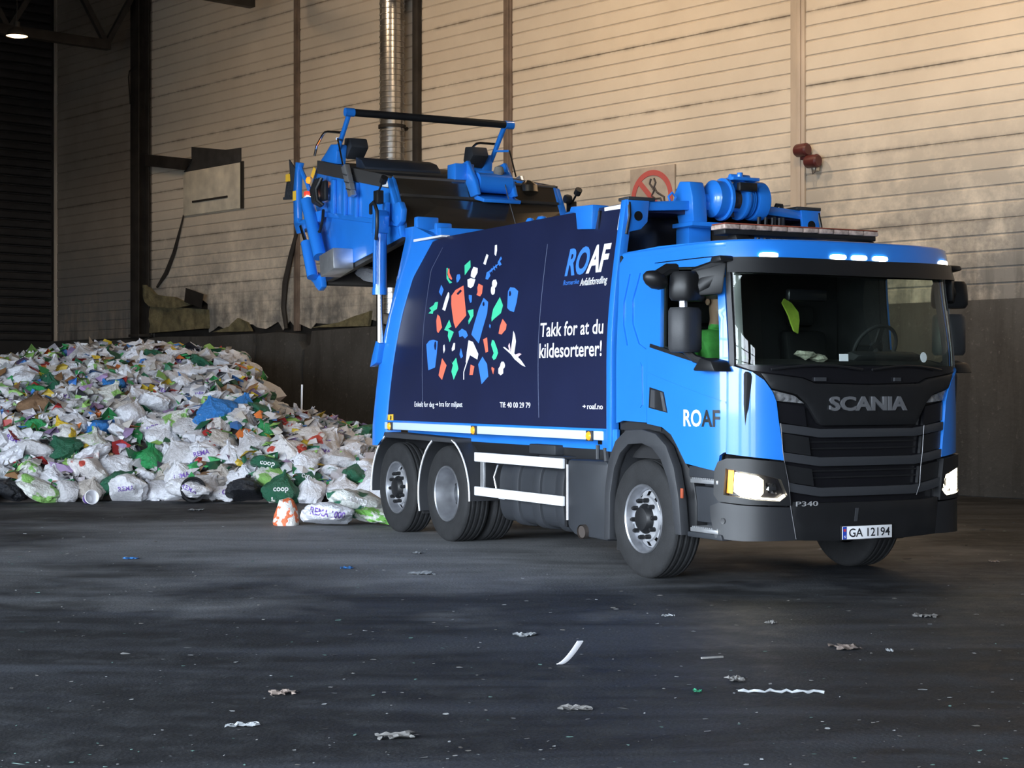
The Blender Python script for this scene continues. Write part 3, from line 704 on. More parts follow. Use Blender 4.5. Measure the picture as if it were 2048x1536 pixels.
mb = MB(); patch(mb, [(-1.25, 2.62), (0, 2.60), (1.25, 2.62), (1.265, 2.742), (0, 2.735), (-1.265, 2.742)], CS, (), -.022, .008, .1); mb.build('windshield_band', GLOSSB, T)
for st_, sz, w, h in ((-.26, 1.93, .045, .03), (.62, 1.94, .04, .045)):
    mb = MB(); patch(mb, [(st_-w, sz-h), (st_+w, sz-h), (st_+w, sz+h), (st_-w, sz+h)] if h < .04 else [(st_+w*math.cos(k*.5236), sz+h*math.sin(k*.5236)) for k in range(12)], CS, (), -.004, .003, .1); mb.build('windshield_sticker', mat('sticker_pale', (.55, .62, .62), .6), T)
vb = [(-1.24, 2.628), (-.8, 2.615), (0, 2.61), (.8, 2.615), (1.24, 2.628), (1.25, 2.755), (0, 2.742), (-1.25, 2.755)]
def vis_surf(s, z, off=0):
    return CS(s, z, off+.055+.03*(2.76-z)/.14)
mb = MB(); patch(mb, vb, vis_surf, (), 0, .012, .1); mb.build('sun_visor', BLACK, T)
for s0 in (-.93, -.275, -.055, .175, 1.0):
    c = [(s0+.078*math.copysign(abs(math.cos(t))**.5, math.cos(t)), 2.768+.021*math.copysign(abs(math.sin(t))**.6, math.sin(t))) for t in [k*math.pi/8 for k in range(16)]]
    mb = MB(); patch(mb, c, CS, (), .042, .03, .08); mb.build('roof_marker_lamp', LAMPW, T)
both('a_pillar_trim', [(-1.29, 1.85), (-1.245, 1.86), (-1.245, 2.60), (-1.255, 2.74), (-1.285, 2.74), (-1.288, 2.55)], DGREY, T, (), .006, .03, .07)
both('windshield_frit', [(-1.25, 1.87), (-1.17, 1.87), (-1.165, 2.62), (-1.24, 2.62)], GLOSSB, T, (), -.022, .006, .08)
for pth in ([(-.868, 1.39), (-.85, 1.16), (-.838, 1.08), (-.80, .90), (-.78, .69), (-.735, .44)], [(.592, 1.36), (.57, 1.12), (.55, 1.0), (.54, .86), (.50, .77)]):
    MB().tube([CS(a, b, .022) for a, b in pth], .003, 5).build('grille_seam', mat('seam_grey', (.16, .16, .17), .4, .3), T)
# ---- nose
mb = MB(); patch(mb, [(-.95, .70), (.95, .70), (.93, 1.60), (1.05, 1.86), (-1.05, 1.86), (-.93, 1.60)], CS, (), -.055, .01, .12); mb.build('grille_backing', GLOSSB, T)
cowl = [(-1.24, 1.868), (0, 1.872), (1.24, 1.868), (1.10, 1.822), (1.02, 1.81), (.65, 1.765), (.55, 1.725), (0, 1.712), (-.55, 1.725), (-.65, 1.765), (-1.02, 1.81), (-1.10, 1.822)]
mb = MB(); patch(mb, cowl, CS, (), -.012, .03, .08); mb.build('wiper_cowl', GLOSSB, T)
gp = [(-1.03, 1.80), (-.66, 1.755), (-.55, 1.715), (0, 1.703), (.55, 1.715), (.66, 1.755), (1.03, 1.80), (.96, 1.70), (.94, 1.675), (.72, 1.625), (.63, 1.55), (.52, 1.39), (.48, 1.368), (-.48, 1.368), (-.52, 1.39), (-.63, 1.55), (-.72, 1.625), (-.94, 1.675), (-.96, 1.70)]
mb = MB(); patch(mb, gp, CS, (), .012, .05, .06); GP = mb.build('grille_panel', BLACK, T, .004)
for s0, w in ((-.50, .055), (.30, .035)):
    mb = MB(); patch(mb, [(s0-w, 1.735), (s0+w, 1.735), (s0+w, 1.765), (s0-w, 1.765)], CS, (), .012, .02, .08); mb.build('cowl_clip', DGREY, T)
mb = MB(); text_on(mb, 'SCANIA', (-.42, 1.488, .39, 1.608), CS, .03, .018, .03); mb.build('lettering', mat('badge_grey', (.22, .225, .24), .3, .5), GP, smooth=0)
for sd, o in enumerate(both('upper_lamp', [(-.935, 1.668), (-.73, 1.62), (-.62, 1.545), (-.70, 1.548), (-.895, 1.568)], CLEAR, T, (), .004, .01, .05)):
    f = mir if sd else (lambda q: q)
    mb = MB(); patch(mb, f([(-.93, 1.66), (-.73, 1.612), (-.64, 1.55), (-.89, 1.572)]), CS, (), -.012, .01, .03)
    for v in range(len(mb.v)): mb.v[v] = (mb.v[v][0]+.014*noise.noise(Vector(mb.v[v])*40), mb.v[v][1], mb.v[v][2])
    mb.build('reflector', mat('lamp_reflector', (.62, .63, .66), .3, .6, var=.7, vscale=22), o, smooth=10)
for zc, dz in ((1.305, .048), (1.07, .048), (.82, .055)):
    top = [(s, zc+.035+dz*min(1, max(0, (abs(s)-.50)/.36))) for s in (-.87+.02*(1.305-zc), -.72, -.60, -.5, -.2, .2, .5, .60, .72, .87-.02*(1.305-zc))]
    k_ = .87-.11*(1.305-zc)
    top = [(max(-k_, min(k_, a)), b) for a, b in top]
    mb = MB(); patch(mb, top+[(a, b-.072) for a, b in top[::-1]], CS, (), .008, .045, .06); mb.build('grille_bar', MGREY, T, .006)
for z0, z1, k0, k1 in ((1.16, 1.31, .845, .58), (.91, 1.05, .82, .55), (1.40, 1.56, .875, .62)):
    both('grille_cheek', [(-k0, z0), (-k1, z0-.04), (-k1-.02, z1-.04), (-k0-.01, z1)], GLOSSB if z0 > 1.3 else BLACK, T, (), -.012, .03, .07)
mb = MB()
for zz in (.93, .985, 1.17, 1.225): patch(mb, [(-.56, zz), (.56, zz), (.56, zz+.012), (-.56, zz+.012)], CS, (), -.035, .015, .1)
mb.build('grille_mesh', BLACK, T)
mb = MB(); patch(mb, [(-.76, .745), (-.6, .73), (0, .728), (.6, .73), (.76, .745), (.77, .70), (.735, .43), (.36, .415), (-.36, .415), (-.735, .43), (-.77, .70)], CS, (), .02, .06, .09); BUMP = mb.build('bumper', BLACK, T, .01)
mb = MB(); text_on(mb, 'P340', (-.735, .708, -.535, .748), CS, .028, .008, .0); mb.build('lettering', mat('badge_pale', (.35, .35, .36), .4, .3), BUMP, smooth=0)
mb = MB(); patch(mb, [(-.175, .57), (-.145, .57), (-.13, .68), (-.16, .68)], CS, (), .024, .01, .05); mb.build('tow_cover_edge', DGREY, BUMP)
bc = [(-.775, .70), (-.74, .43), (-1.17, .425), (-1.42, .44), (-1.47, .60), (-1.48, .70), (-1.38, .735), (-1.14, .715)]
for sd, o in enumerate(both('bumper_corner', bc, mat('bumper_dark', (.016, .017, .020), .42), T, (), .02, .05, .08)):
    o['label'] = 'dark bumper corner'
    f = mir if sd else (lambda q: q)
    mb = MB(); patch(mb, f([(-1.34+.022*math.cos(k*.6283), .585+.026*math.sin(k*.6283)) for k in range(10)]), CS, (), .026, .012, .05); mb.build('tow_hole', GLOSSB, o)
lamp_hole = [(-1.31, 1.018), (-1.33, .80), (-1.20, .785), (-1.08, .765), (-.88, .752), (-.815, .80), (-.87, .93), (-1.03, .972), (-1.20, 1.0)]
fr_ = [(-.785, .715), (-1.14, .725), (-1.38, .745), (-1.43, .80), (-1.42, 1.0), (-1.385, 1.07), (-1.30, 1.10), (-1.14, 1.10), (-.84, 1.07)]
for sd, o in enumerate(both('headlamp', fr_, BLACK, T, [lamp_hole], .03, .07, .06)):
    f = mir if sd else (lambda q: q)
    mb = MB(); patch(mb, f([(a, b) for a, b in lamp_hole]), CS, (), .026, 0, .06); mb.build('lens', CLEAR, o)
    mb = MB(); patch(mb, f([(-1.42, .74), (-.80, .72), (-.80, 1.0), (-1.42, 1.03)]), CS, (), -.045, .01, .08); mb.build('housing', GLOSSB, o)
    mb = MB(); patch(mb, f([(-1.305, 1.005), (-1.32, .815), (-1.275, .81), (-1.262, 1.0)]), CS, (), -.005, .02, .05); mb.build('indicator', AMBER, o)
    mb = MB(); patch(mb, f([(-1.235, .985), (-1.245, .83), (-1.20, .80), (-1.04, .785), (-1.01, .82), (-1.01, .925), (-1.05, .955)]), CS, (), .018, .03, .05); mb.build('main_beam', HEADL, o)
    mb = MB(); patch(mb, f([(-.99, .90), (-.90, .895), (-.885, .81), (-.97, .82)]), CS, (), -.02, .015, .03)
    for v in range(len(mb.v)): q = Vector(mb.v[v]); mb.v[v] = (q.x+.012*noise.noise(q*50), q.y, q.z)
    mb.build('fog_reflector', CHROME, o, smooth=10)
    mb = MB(); patch(mb, f([(-1.20, .79), (-1.08, .772), (-.88, .757), (-.82, .80), (-.828, .808), (-.885, .772), (-1.08, .786), (-1.20, .803)]), CS, (), -.004, .014, .05); mb.build('daytime_strip', LAMPW, o)
# number plate
pl = empty('number_plate', parent=T); pl.location = CS(-.055, .478, .03)
MB().box(-.004, .006, -.27, .27, -.062, .062).build('plate_holder', BLACK, pl, .004)
MB().box(.004, .012, -.26, .26, -.054, .054).build('plate_sheet', WHITE, pl, .003)
MB().box(.012, .0135, -.258, -.218, -.052, .052).build('country_band', mat('plate_blue', (.02, .06, .42), .5), pl)
PS_ = lambda u, z, off=0: (.0137+off, u, z)
mb = MB(); text_on(mb, 'GA 12194', (-.195, -.036, .235, .036), PS_, .001, 0, .012); mb.build('lettering', PRINT['K'], pl, smooth=0)
mb = MB(); text_on(mb, 'N', (-.247, -.042, -.229, -.020), PS_, .001, 0, .02); mb.build('country_letter', PRINT['W'], pl, smooth=0)
MB().box(.0136, .0146, -.25, -.226, .012, .034).build('flag', mat('flag_red', (.5, .05, .06), .5), pl)
mb = MB()
for k in range(2): mb.box(.0062, .008, -.15+k*.17, -.02+k*.16, -.0605, -.0555)
mb.build('dealer_line', DGREY, pl)
# wipers
for s0, s1, zz in ((-.95, -.1, 1.83), (.0, .8, 1.83)):
    MB().tube([CS(s0+(s1-s0)*k/6, zz+.035*math.sin(k/6*3.1), .035) for k in range(7)], .011, 6).build('wiper', BLACK, T)
# ---- mirrors
for sd in (-1, 1):
    mr = empty('mirror', (0, 0, 0), 0, T)
    yb_ = lambda v: .03+sd*(v-.03) if sd > 0 else -v
    def sh(cx, cy, z0, z1, w, d, rot, m, nm, taper=1., bev=.03):
        n = 20; M_ = Matrix.Translation((cx, .03+sd*cy, 0)) @ Matrix.Rotation(-sd*rot, 4, 'Z')
        pts = []
        for k in range(n):
            t = 2*math.pi*k/n; c, s = math.cos(t), math.sin(t)
            pts.append((d/2*math.copysign(abs(c)**.55, c) if c < 0 else d*.75*abs(c)**.8, w/2*math.copysign(abs(s)**.6, s)))
        mbx = MB(); zs = [(z0, .86), (z0+bev, 1.), ((z0+z1)/2, 1.), (z1-bev, taper), (z1, .86*taper)]
        V = [(p[0]*f, p[1]*f, z) for z, f in zs for p in pts]; Fs = [(a*n+i, a*n+(i+1) % n, (a+1)*n+(i+1) % n, (a+1)*n+i) for a in range(len(zs)-1) for i in range(n)]
        Fs += [tuple(range(n-1, -1, -1)), tuple((len(zs)-1)*n+i for i in range(n))]
        mbx.add(V, Fs, M_); return mbx.build(nm, m, mr, smooth=50)
    sh(.92, 1.43, 1.975, 2.345, .29, .17, .35, DGREY, 'main_mirror')
    sh(.94, 1.42, 2.40, 2.64, .32, .18, .35, BLACK, 'upper_mirror', .95)
    Y = lambda v: .03+sd*v
    if sd < 0:
        km = MB().lathe([(0, -.115), (.06, -.10), (.10, -.05), (.11, .0), (.10, .05), (.06, .09), (0, .10)], axis='z', n=20)
        km.v = [(.88+v[0]*.8, Y(1.68)+v[1]+.25*v[2]*-1, 2.575+v[2]*.75) for v in km.v]; km.build('kerb_mirror', BLACK, mr, smooth=60)
        MB().tube([(.92, Y(1.50), 2.66), (.91, Y(1.58), 2.66), (.90, Y(1.68), 2.60)], .05, 8).build('kerb_arm', BLACK, mr)
    MB().tube([(.90, Y(1.42), 2.33), (.90, Y(1.42), 2.43)], .035, 10).build('mirror_stem', ALU, mr)
    MB().tube([(1.16, Y(1.19), 2.70), (1.10, Y(1.26), 2.68), (.98, Y(1.36), 2.62)], [.045, .05, .06], 10).tube([(1.14, Y(1.20), 2.64), (1.05, Y(1.28), 2.55), (.96, Y(1.36), 2.5)], [.05, .09, .1], 10).build('mirror_arm', BLACK, mr)
    fv = [(.90, 1.34, 2.43), (1.00, 1.44, 2.43), (1.20, 1.23, 2.45), (1.12, 1.21, 2.45), (.90, 1.34, 2.64), (1.00, 1.44, 2.64), (1.22, 1.20, 2.72), (1.13, 1.19, 2.71)]
    MB().add([(a, Y(b), c) for a, b, c in fv], [(0, 1, 2, 3), (4, 5, 6, 7), (0, 1, 5, 4), (1, 2, 6, 5), (2, 3, 7, 6), (3, 0, 4, 7)]).build('mirror_fairing', BLACK, mr, .02)
    MB().prism([(.96, 1.82), (1.30, 1.81), (1.24, 1.90), (1.08, 1.93)], Y(1.20), Y(1.38)).build('mirror_foot', BLACK, mr, .02)
    MB().tube([(1.10, Y(1.29), 1.88), (1.0, Y(1.37), 1.92), (.92, Y(1.42), 2.0)], .035, 8).build('lower_arm', BLACK, mr)
    MB().prism([(1.08, 2.70), (1.26, 2.72), (1.24, 2.765), (1.12, 2.765)], Y(1.15), Y(1.29)).build('mirror_cap', BLACK, mr, .015)
# ---- wheel arches and steps
out = [(-.60, .30), (-.585, .75), (-.52, 1.02), (-.40, 1.20), (-.22, 1.30), (.05, 1.315), (.28, 1.28), (.45, 1.18), (.57, 1.0), (.645, .75), (.69, .43)]
inn = [(-.50, .30), (-.49, .72), (-.42, .95), (-.32, 1.09), (-.18, 1.175), (.05, 1.19), (.22, 1.155), (.36, 1.06), (.47, .90), (.54, .70), (.59, .43)]
for sd in (-1, 1):
    ysd = lambda v: .03+sd*v
    mb = MB().prism(out+inn[::-1], ysd(1.22), ysd(1.305)); n = len(inn)
    mb.add([(p[0], ysd(1.25), p[1]) for p in inn]+[(p[0], ysd(.80), p[1]) for p in inn], [(i, i+1, n+i+1, n+i) for i in range(n-1)])
    mb.build('wheel_arch', DGREY, T, .008)
    MB().prism([(-.36, 1.22), (-.2, 1.325), (.05, 1.345), (.30, 1.32), (.48, 1.22), (.60, 1.05), (.72, .95), (.78, .72), (.78, .42), (.68, .42), (.64, .75), (.52, 1.02), (.3, 1.2), (.0, 1.26), (-.25, 1.22)], ysd(.95), ysd(1.21)).build('arch_liner', BLACK, T, .01)
    MB().box(.69, .725, ysd(1.30), ysd(1.315), .745, .83).build('side_marker', mat('marker_dim', (.35, .07, .03), .4), T, .004)
    stp = MB().box(.74, 1.18, ysd(.85), ysd(1.20), .55, .85).box(.70, 1.2, ysd(.80), ysd(1.235), .925, 1.02).box(.72, 1.19, ysd(.85), ysd(1.1), .45, .95).build('step_well', CHAR, T, .012)
    for zz in (.895, .485):
        MB().box(.76, 1.17, ysd(1.0), ysd(1.26), zz-.015, zz+.02).build('step_tread', ALU, T, .005)
        mb = MB()
        for k in range(14): mb.box(.775+k*.028, .79+k*.028, ysd(1.01), ysd(1.25), zz+.02, zz+.03)
        mb.build('tread_teeth', ALU, T)
    MB().prism([(.70, .42), (1.22, .42), (1.2, .47), (.70, .465)], ysd(.85), ysd(1.25)).build('step_base', CHAR, T, .01)
# ---- cab interior
MB().box(-.40, 1.15, -1.12, 1.18, 1.05, 1.20).build('cab_floor', DARKIN, T)
MB().box(-.41, -.36, -1.17, 1.2, 1.2, 2.86).build('cab_back_lining', DARKIN, T)
MB().box(-.36, 1.2, -1.1, 1.16, 2.80, 2.85).build('cab_headlining', DARKIN, T)
MB().prism([(.82, 1.2), (1.36, 1.2), (1.40, 1.80), (1.30, 1.86), (1.02, 1.93), (.86, 1.86)], -1.1, 1.15).build('dashboard', DARKIN, T, .03)
MB().prism([(.86, 1.84), (1.05, 1.90), (1.16, 1.96), (1.02, 2.0), (.88, 1.97)], .25, .98).build('instrument_hood', DARKIN, T, .03)
for y in (-.55, .62):
    st = empty('cab_seat', parent=T)
    MB().box(-.08, .42, y-.25, y+.25, 1.42, 1.60).build('cushion', BLACK, st, .05)
    MB().prism([(-.12, 1.55), (.06, 1.55), (-.08, 2.22), (-.22, 2.22)], y-.24, y+.24).build('backrest', BLACK, st, .05)
    MB().box(-.24, -.12, y-.13, y+.13, 2.26, 2.46).build('headrest', BLACK, st, .04)
    MB().box(0, .34, y-.2, y+.2, 1.2, 1.42).build('pedestal', BLACK, st, .02)
swm = Matrix.Translation((.86, .66, 2.03)) @ Matrix.Rotation(R(-62), 4, 'Y')
mb = MB(); mb.tube([(.225*math.cos(t*math.pi/16), .225*math.sin(t*math.pi/16), 0) for t in range(33)], .017, 8, False, swm)
mb.box(-.21, .21, -.025, .025, -.012, .008, swm).box(-.03, .03, -.2, .02, -.012, .008, swm).lathe([(0, .02), (.07, .015), (.075, -.02), (0, -.03)], axis='z', n=16, M=swm)
mb.tube([(.86, .66, 2.02), (1.02, .66, 1.75)], .035, 8); mb.build('steering_wheel', DARKIN, T)
MB().box(1.03, 1.10, -.45, -.05, 2.42, 2.52).build('interior_mirror', GLOSSB, T, .02)
for y, z, w in ((-.30, 1.99, .10), (-.16, 1.955, .08)):
    mb = MB().lathe([(0, -.03), (w*.6, -.02), (w, 0), (w*.7, .03), (0, .035)], (1.12, y, z-.03), 'z', 9)
    mb.v = [tuple(Vector(v)+Vector((0, 0, 1))*.03*noise.noise(Vector(v)*18)) for v in mb.v]
    mb.build('dash_papers', mat('paper_pale', (.55, .52, .42), .8, var=.6, vscale=25), T, smooth=0)
# ---- wheels
def tyre_mesh():
    pr = [(.300, -.120), (.318, -.140), (.36, -.150), (.43, -.152), (.475, -.146), (.505, -.138), (.520, -.120)]
    for c in (-.085, -.03, .03, .085): pr += [(.525, c-.016), (.514, c-.008), (.514, c+.008), (.525, c+.016)]
    pr += [(.520, .120), (.505, .138), (.475, .146), (.43, .152), (.36, .150), (.318, .140), (.300, .120)]
    return MB().lathe(pr, axis='y', n=64).mesh('tyre', 0, 40)
TYRE = tyre_mesh(); TYRE.materials.append(RUBBER)
def wheel(x, y, side, style, twin=False):
    """side -1: outer face looks to -y"""
    w = empty('wheel', (x, y, .522), 0, T)
    if side > 0: w.rotation_euler = (0, 0, math.pi)
    put('tyre', TYRE, None, w)
    if twin: put('tyre', TYRE, None, w, (0, .335, 0))
    if style == 'out':
        MB().lathe([(.300, -.118), (.309, -.135), (.303, -.148), (.288, -.140), (.270, -.10), (.262, -.06), (.258, .10)], axis='y', n=56).build('rim', STEEL, w)
        mb = MB(); n = 60                                            # convex disc with hand holes
        rr = [.258, .243, .205, .198, .135]; hh = [-.055, -.065, -.088, -.108, -.112]
        for k in range(n):
            for i in range(4):
                if i == 1 and (k % 6) in (2, 3): continue
                t0, t1 = 2*math.pi*k/n, 2*math.pi*(k+1)/n
                mb.add([(rr[i]*math.cos(t0), hh[i], rr[i]*math.sin(t0)), (rr[i+1]*math.cos(t0), hh[i+1], rr[i+1]*math.sin(t0)), (rr[i+1]*math.cos(t1), hh[i+1], rr[i+1]*math.sin(t1)), (rr[i]*math.cos(t1), hh[i], rr[i]*math.sin(t1))], [(0, 1, 2, 3)])
        mb.build('disc', mat('disc_silver', (.60, .61, .64), .35, .6, var=.2, vscale=8), w)
        MB().lathe([(.262, -.02), (0, -.02)], axis='y', n=32).build('inner_shadow_plate', BLACK, w)
        MB().lathe([(.135, -.09), (.132, -.125), (.10, -.165), (.06, -.175), (0, -.178)], axis='y', n=32).build('hub', BLACK, w)
        for k in range(10):
            t = 2*math.pi*k/10+.1
            MB().lathe([(.021, -.10), (.021, -.150), (.014, -.165), (0, -.168)], (.168*math.cos(t), 0, .168*math.sin(t)), 'y', 8).build('wheel_nut', BLACK, w)
    else:
        MB().lathe([(.300, -.118), (.309, -.135), (.303, -.148), (.290, -.140), (.276, -.10), (.262, -.04), (.252, .02), (.243, .085), (.235, .10), (.19, .095), (.14, .088), (0, .086)], axis='y', n=56).build('rim', STEEL, w)
        MB().lathe([(.135, .09), (.13, .02), (.11, .005), (0, .0)], axis='y', n=32).build('hub', CHAR, w)
        for k in range(10):
            t = 2*math.pi*k/10+.1
            MB().lathe([(.021, .09), (.021, .05), (.014, .038), (0, .035)], (.168*math.cos(t), 0, .168*math.sin(t)), 'y', 8).build('wheel_nut', BLACK, w)
    return w
YN, YF = -1.085, 1.125
for yy, sd in ((YN, -1), (YF, 1)):
    wheel(0, yy, sd, 'out'); wheel(-4.083, yy, sd, 'in', True); wheel(-5.454, yy, sd, 'out')
for x in (0, -4.083, -5.454):
    MB().tube([(x, -.95, .52), (x, 1.0, .52)], .09, 10).lathe([(0, -.25), (.2, -.2), (.22, 0), (.2, .2), (0, .25)], (x, 0, .52), 'y', 16).build('axle', BLACK, T)
MB().box(-6.0, 1.15, -.44, -.36, .72, 1.0).box(-6.0, 1.15, .36, .44, .72, 1.0).box(-5.9, -5.8, -.4, .4, .75, .95).box(-2.2, -2.1, -.4, .4, .75, .95).box(.2, 1.25, -.5, .5, .6, .95).build('chassis_frame', BLACK, T, .01)
MB().box(-5.6, -.6, -1.05, 1.05, .98, 1.12).build('body_subframe', BLACK, T, .01)
MB().box(-2.3, -1.75, -1.15, -.9, 1.02, 1.12).box(-2.0, -1.5, -1.2, -.6, .98, 1.02).build('valve_unit', CHAR, T, .015)
# ---- side guard, tanks, skirt
for z0, z1 in ((.907, 1.005), (.550, .645)):
    MB().box(-3.295, -1.384, -1.275, -1.24, z0, z1).build('side_guard_rail', WHITE, T, .008)
MB().box(-3.22, -3.14, -1.24, -1.21, .55, .92).build('side_guard_post', ALU, T, .006)
MB().box(-1.40, -1.36, -1.24, -1.21, .35, 1.0).build('side_guard_post', BLACK, T, .006)
tk = [(.19*math.copysign(abs(math.cos(t))**.6, math.cos(t)), .32*math.copysign(abs(math.sin(t))**.7, math.sin(t))) for t in [k*2*math.pi/24 for k in range(24)]]
MB().prism([(-.97+a, .62+b) for a, b in tk], -2.95, -1.45, 'yz').build('fuel_tank', CHAR, T, .03)
for x0 in (-2.62, -2.16, -1.68):
    MB().prism([(-.97+a*1.16, .62+b*1.08) for a, b in tk], x0, x0+.16, 'yz').build('tank_strap', CHAR, T, .008)
MB().box(-2.93, -2.80, -1.17, -1.16, .53, .62).build('tank_label', WHITE, T)
MB().tube([(-2.98, -1.15, .88), (-3.05, -1.16, .75), (-3.0, -1.15, .6)], .012, 6).build('tank_hose', ALU, T)
MB().prism([(-1.336, .36), (-1.20, .29), (-.585, .275), (-.57, .98), (-.62, 1.01), (-1.336, 1.0)], -1.245, -.85).build('side_skirt', CHAR, T, .03)
MB().tube([(-1.0, -.9, .36), (-1.0, -1.2, .34), (-.985, -1.29, .335)], .068, 14, False).tube([(-1.0, -1.0, .36), (-.987, -1.285, .336)], .058, 14).build('exhaust_pipe', mat('exhaust_steel', (.12, .10, .09), .5, .6), T)
MB().box(-1.362, -1.345, -1.24, -1.22, .42, .95).build('skirt_reflector', WHITE, T)
MB().box(-.50, -.34, -1.2, -.9, .20, .42).build('mud_flap', RUBBER, T, .01)
MB().prism([(-1.336, .29), (-1.1, .25), (.62, .30), (.62, .42), (-1.336, .42)], .85, 1.22).build('far_skirt', CHAR, T, .02)
# ---- rear mudguards
def strip(path, y0, y1, th, nm, m, trim=True):
    P = [Vector((a, b)) for a, b in path]; inn_ = []
    for i, p in enumerate(P):
        d = (P[min(i+1, len(P)-1)]-P[max(i-1, 0)]).normalized(); inn_.append((p.x-d.y*th, p.y+d.x*th))
    o = MB().prism(path+inn_[::-1], y0, y1).build(nm, m, T, 0, 40)
    if trim: MB().tube([(a, y0-.004, b) for a, b in path], .010, 6).build('mudguard_edge', WHITE, o)
arc = lambda cx, cz, r, a0, a1, n=9: [(cx+r*math.cos(R(a0+(a1-a0)*k/n)), cz+r*math.sin(R(a0+(a1-a0)*k/n))) for k in range(n+1)]
for y0, y1 in ((-1.26, -.70), (.74, 1.29)):
    strip(arc(-5.454, .50, .665, 184, 112), y0, y1, -.02, 'mudguard', DGREY)
    strip(arc(-4.083, .50, .665, 198, 116), y0, y1, -.02, 'mudguard', DGREY)
    strip(arc(-4.083, .50, .655, 70, -2), y0, y1, -.02, 'mudguard', DGREY)
    MB().prism([(-5.76, 1.10), (-3.80, 1.085), (-3.80, 1.135), (-5.72, 1.165)], y0-.01, y1).build('mudguard_top', DGREY, T, .01)
MB().box(-4.78, -4.75, -1.2, -.75, .26, .62).build('mud_flap', RUBBER, T)
# ---- body
def ybody(z):
    t = max(0, min(1, (z-1.9)/1.5)); return 1.245-.16*t*t*(1.6-.6*t)
BS = lambda x, z, off=0: (x, -(ybody(z)+off), z)
BF = lambda x, z, off=0: (x, ybody(z)-.04+off, z)
XF = -.52
navy = [(-5.706, 1.285), (-5.663, 1.366), (-5.557, 1.838), (-5.391, 2.338), (-5.246, 2.816), (-5.03, 3.086), (-4.738, 3.337), (-4.46, 3.372), (XF-.02, 3.37), (XF-.02, 1.30)]
SP = []
for sf in (BS, BF):
    mb = MB(); patch(mb, navy, sf, (), 0, .04, .16); SP.append(mb.build('side_panel', NAVY, T, smooth=45))
S0 = SP[0]
for c, p in GFX:
    mb = MB(); patch(mb, p, BS, (), .003 if c != 'N' else .0045, 0, .2)
    mb.build('printed_shape', PRINT[c], S0, smooth=0)
SEAM = mat('seam_line', (.10, .12, .20), .5)
for c in ([(-4.425, 3.256), (-4.66, 3.015), (-4.69, 2.397), (-4.68, 1.912), (-4.665, 1.45)], [(-1.936, 3.1), (-1.93, 2.757), (-1.923, 2.163), (-1.918, 1.74), (-1.904, 1.388)]):
    mb = MB(); patch(mb, [(a-.006, b) for a, b in c]+[(a+.006, b) for a, b in c[::-1]], BS, (), .002, 0, .2); mb.build('panel_seam', SEAM, S0, smooth=0)
def btext(body, box, m, **k):
    mb = MB(); text_on(mb, body, box, BS, .004, **k); mb.build('lettering', m, S0, smooth=0)
ro, _ = text_geo('ROAF', .035, .22); xs = [v[0] for v in ro]; ys = [v[1] for v in ro]; XR = (min(xs), max(xs), min(ys), max(ys))
def two_tone(body, n, box, bold, shear, m1, m2):
    vs_, fs_ = text_geo(body, bold, shear, 4); a_, _ = text_geo(body[:n], bold, 0.); hx, _ = text_geo(body[:n+1], bold, 0.); nx, _ = text_geo(body[n], bold, 0.)
    xs = [v[0] for v in vs_]; ys = [v[1] for v in vs_]; x0, x1, y0, y1 = min(xs), max(xs), min(ys), max(ys)
    # connected pieces, ordered along the word, split after the first n letters
    par = list(range(len(vs_)))
    def fd(i):
        while par[i] != i: par[i] = par[par[i]]; i = par[i]
        return i
    for q in fs_:
        for i in q[1:]: par[fd(i)] = fd(q[0])
    cut = max(v[0] for v in a_)
    for first, m in ((True, m1), (False, m2)):
        sel = []
        for q in fs_:
            rt = fd(q[0]); comp = [i for i in range(len(vs_)) if par[i] == rt or fd(i) == rt]
            cx = sum(vs_[i][0]-shear*vs_[i][1] for i in comp)/len(comp)
            if (cx < cut) == first: sel.append(q)
        us = sorted({i for q in sel for i in q}); mp = {i: k for k, i in enumerate(us)}
        g = lambda v: BS(box[0]+(v[0]-x0)/(x1-x0)*(box[2]-box[0]), box[1]+(v[1]-y0)/(y1-y0)*(box[3]-box[1]), .004)
        MB().add([g(vs_[i]) for i in us], [tuple(mp[i] for i in q) for q in sel]).build('lettering', m, S0, smooth=0)
two_tone('ROAF', 2, (-1.50, 2.752, -.672, 3.02), .035, .22, PRINT['B'], PRINT['W'])
btext('Romerike', (-1.51, 2.668, -1.20, 2.715), PRINT['B'], bold=.004, shear=.2)
btext('Avfallsforedling', (-1.18, 2.622, -.672, 2.715), PRINT['W'], bold=.012, shear=.2)
btext('Takk for at du', (-1.895, 2.178, -.672, 2.318), PRINT['W'], bold=.014)
btext('kildesorterer!', (-1.895, 1.972, -.685, 2.118), PRINT['W'], bold=.014)
btext('Enkelt for deg', (-4.887, 1.452, -4.35, 1.528), PRINT['W'], bold=.006)
btext('bra for miljøet', (-4.22, 1.458, -3.632, 1.535), PRINT['W'], bold=.006)
btext('Tlf: 40 00 29 79', (-2.745, 1.480, -2.077, 1.536), PRINT['W'], bold=.012)
btext('roaf.no', (-.95, 1.482, -.661, 1.535), PRINT['W'], bold=.012)
for x0, x1, zz in ((-4.32, -4.245, 1.50), (-1.035, -.975, 1.507)):
    mb = MB(); h = .018
    for pl_ in ([(x0, zz-.004), (x1-.01, zz-.004), (x1-.01, zz+.004), (x0, zz+.004)], [(x1, zz), (x1-.032, zz+h), (x1-.036, zz+h-.008), (x1-.012, zz), (x1-.036, zz-h+.008), (x1-.032, zz-h)]): patch(mb, pl_, BS, (), .004, 0, .1)
    mb.build('arrow', PRINT['W'], S0, smooth=0)
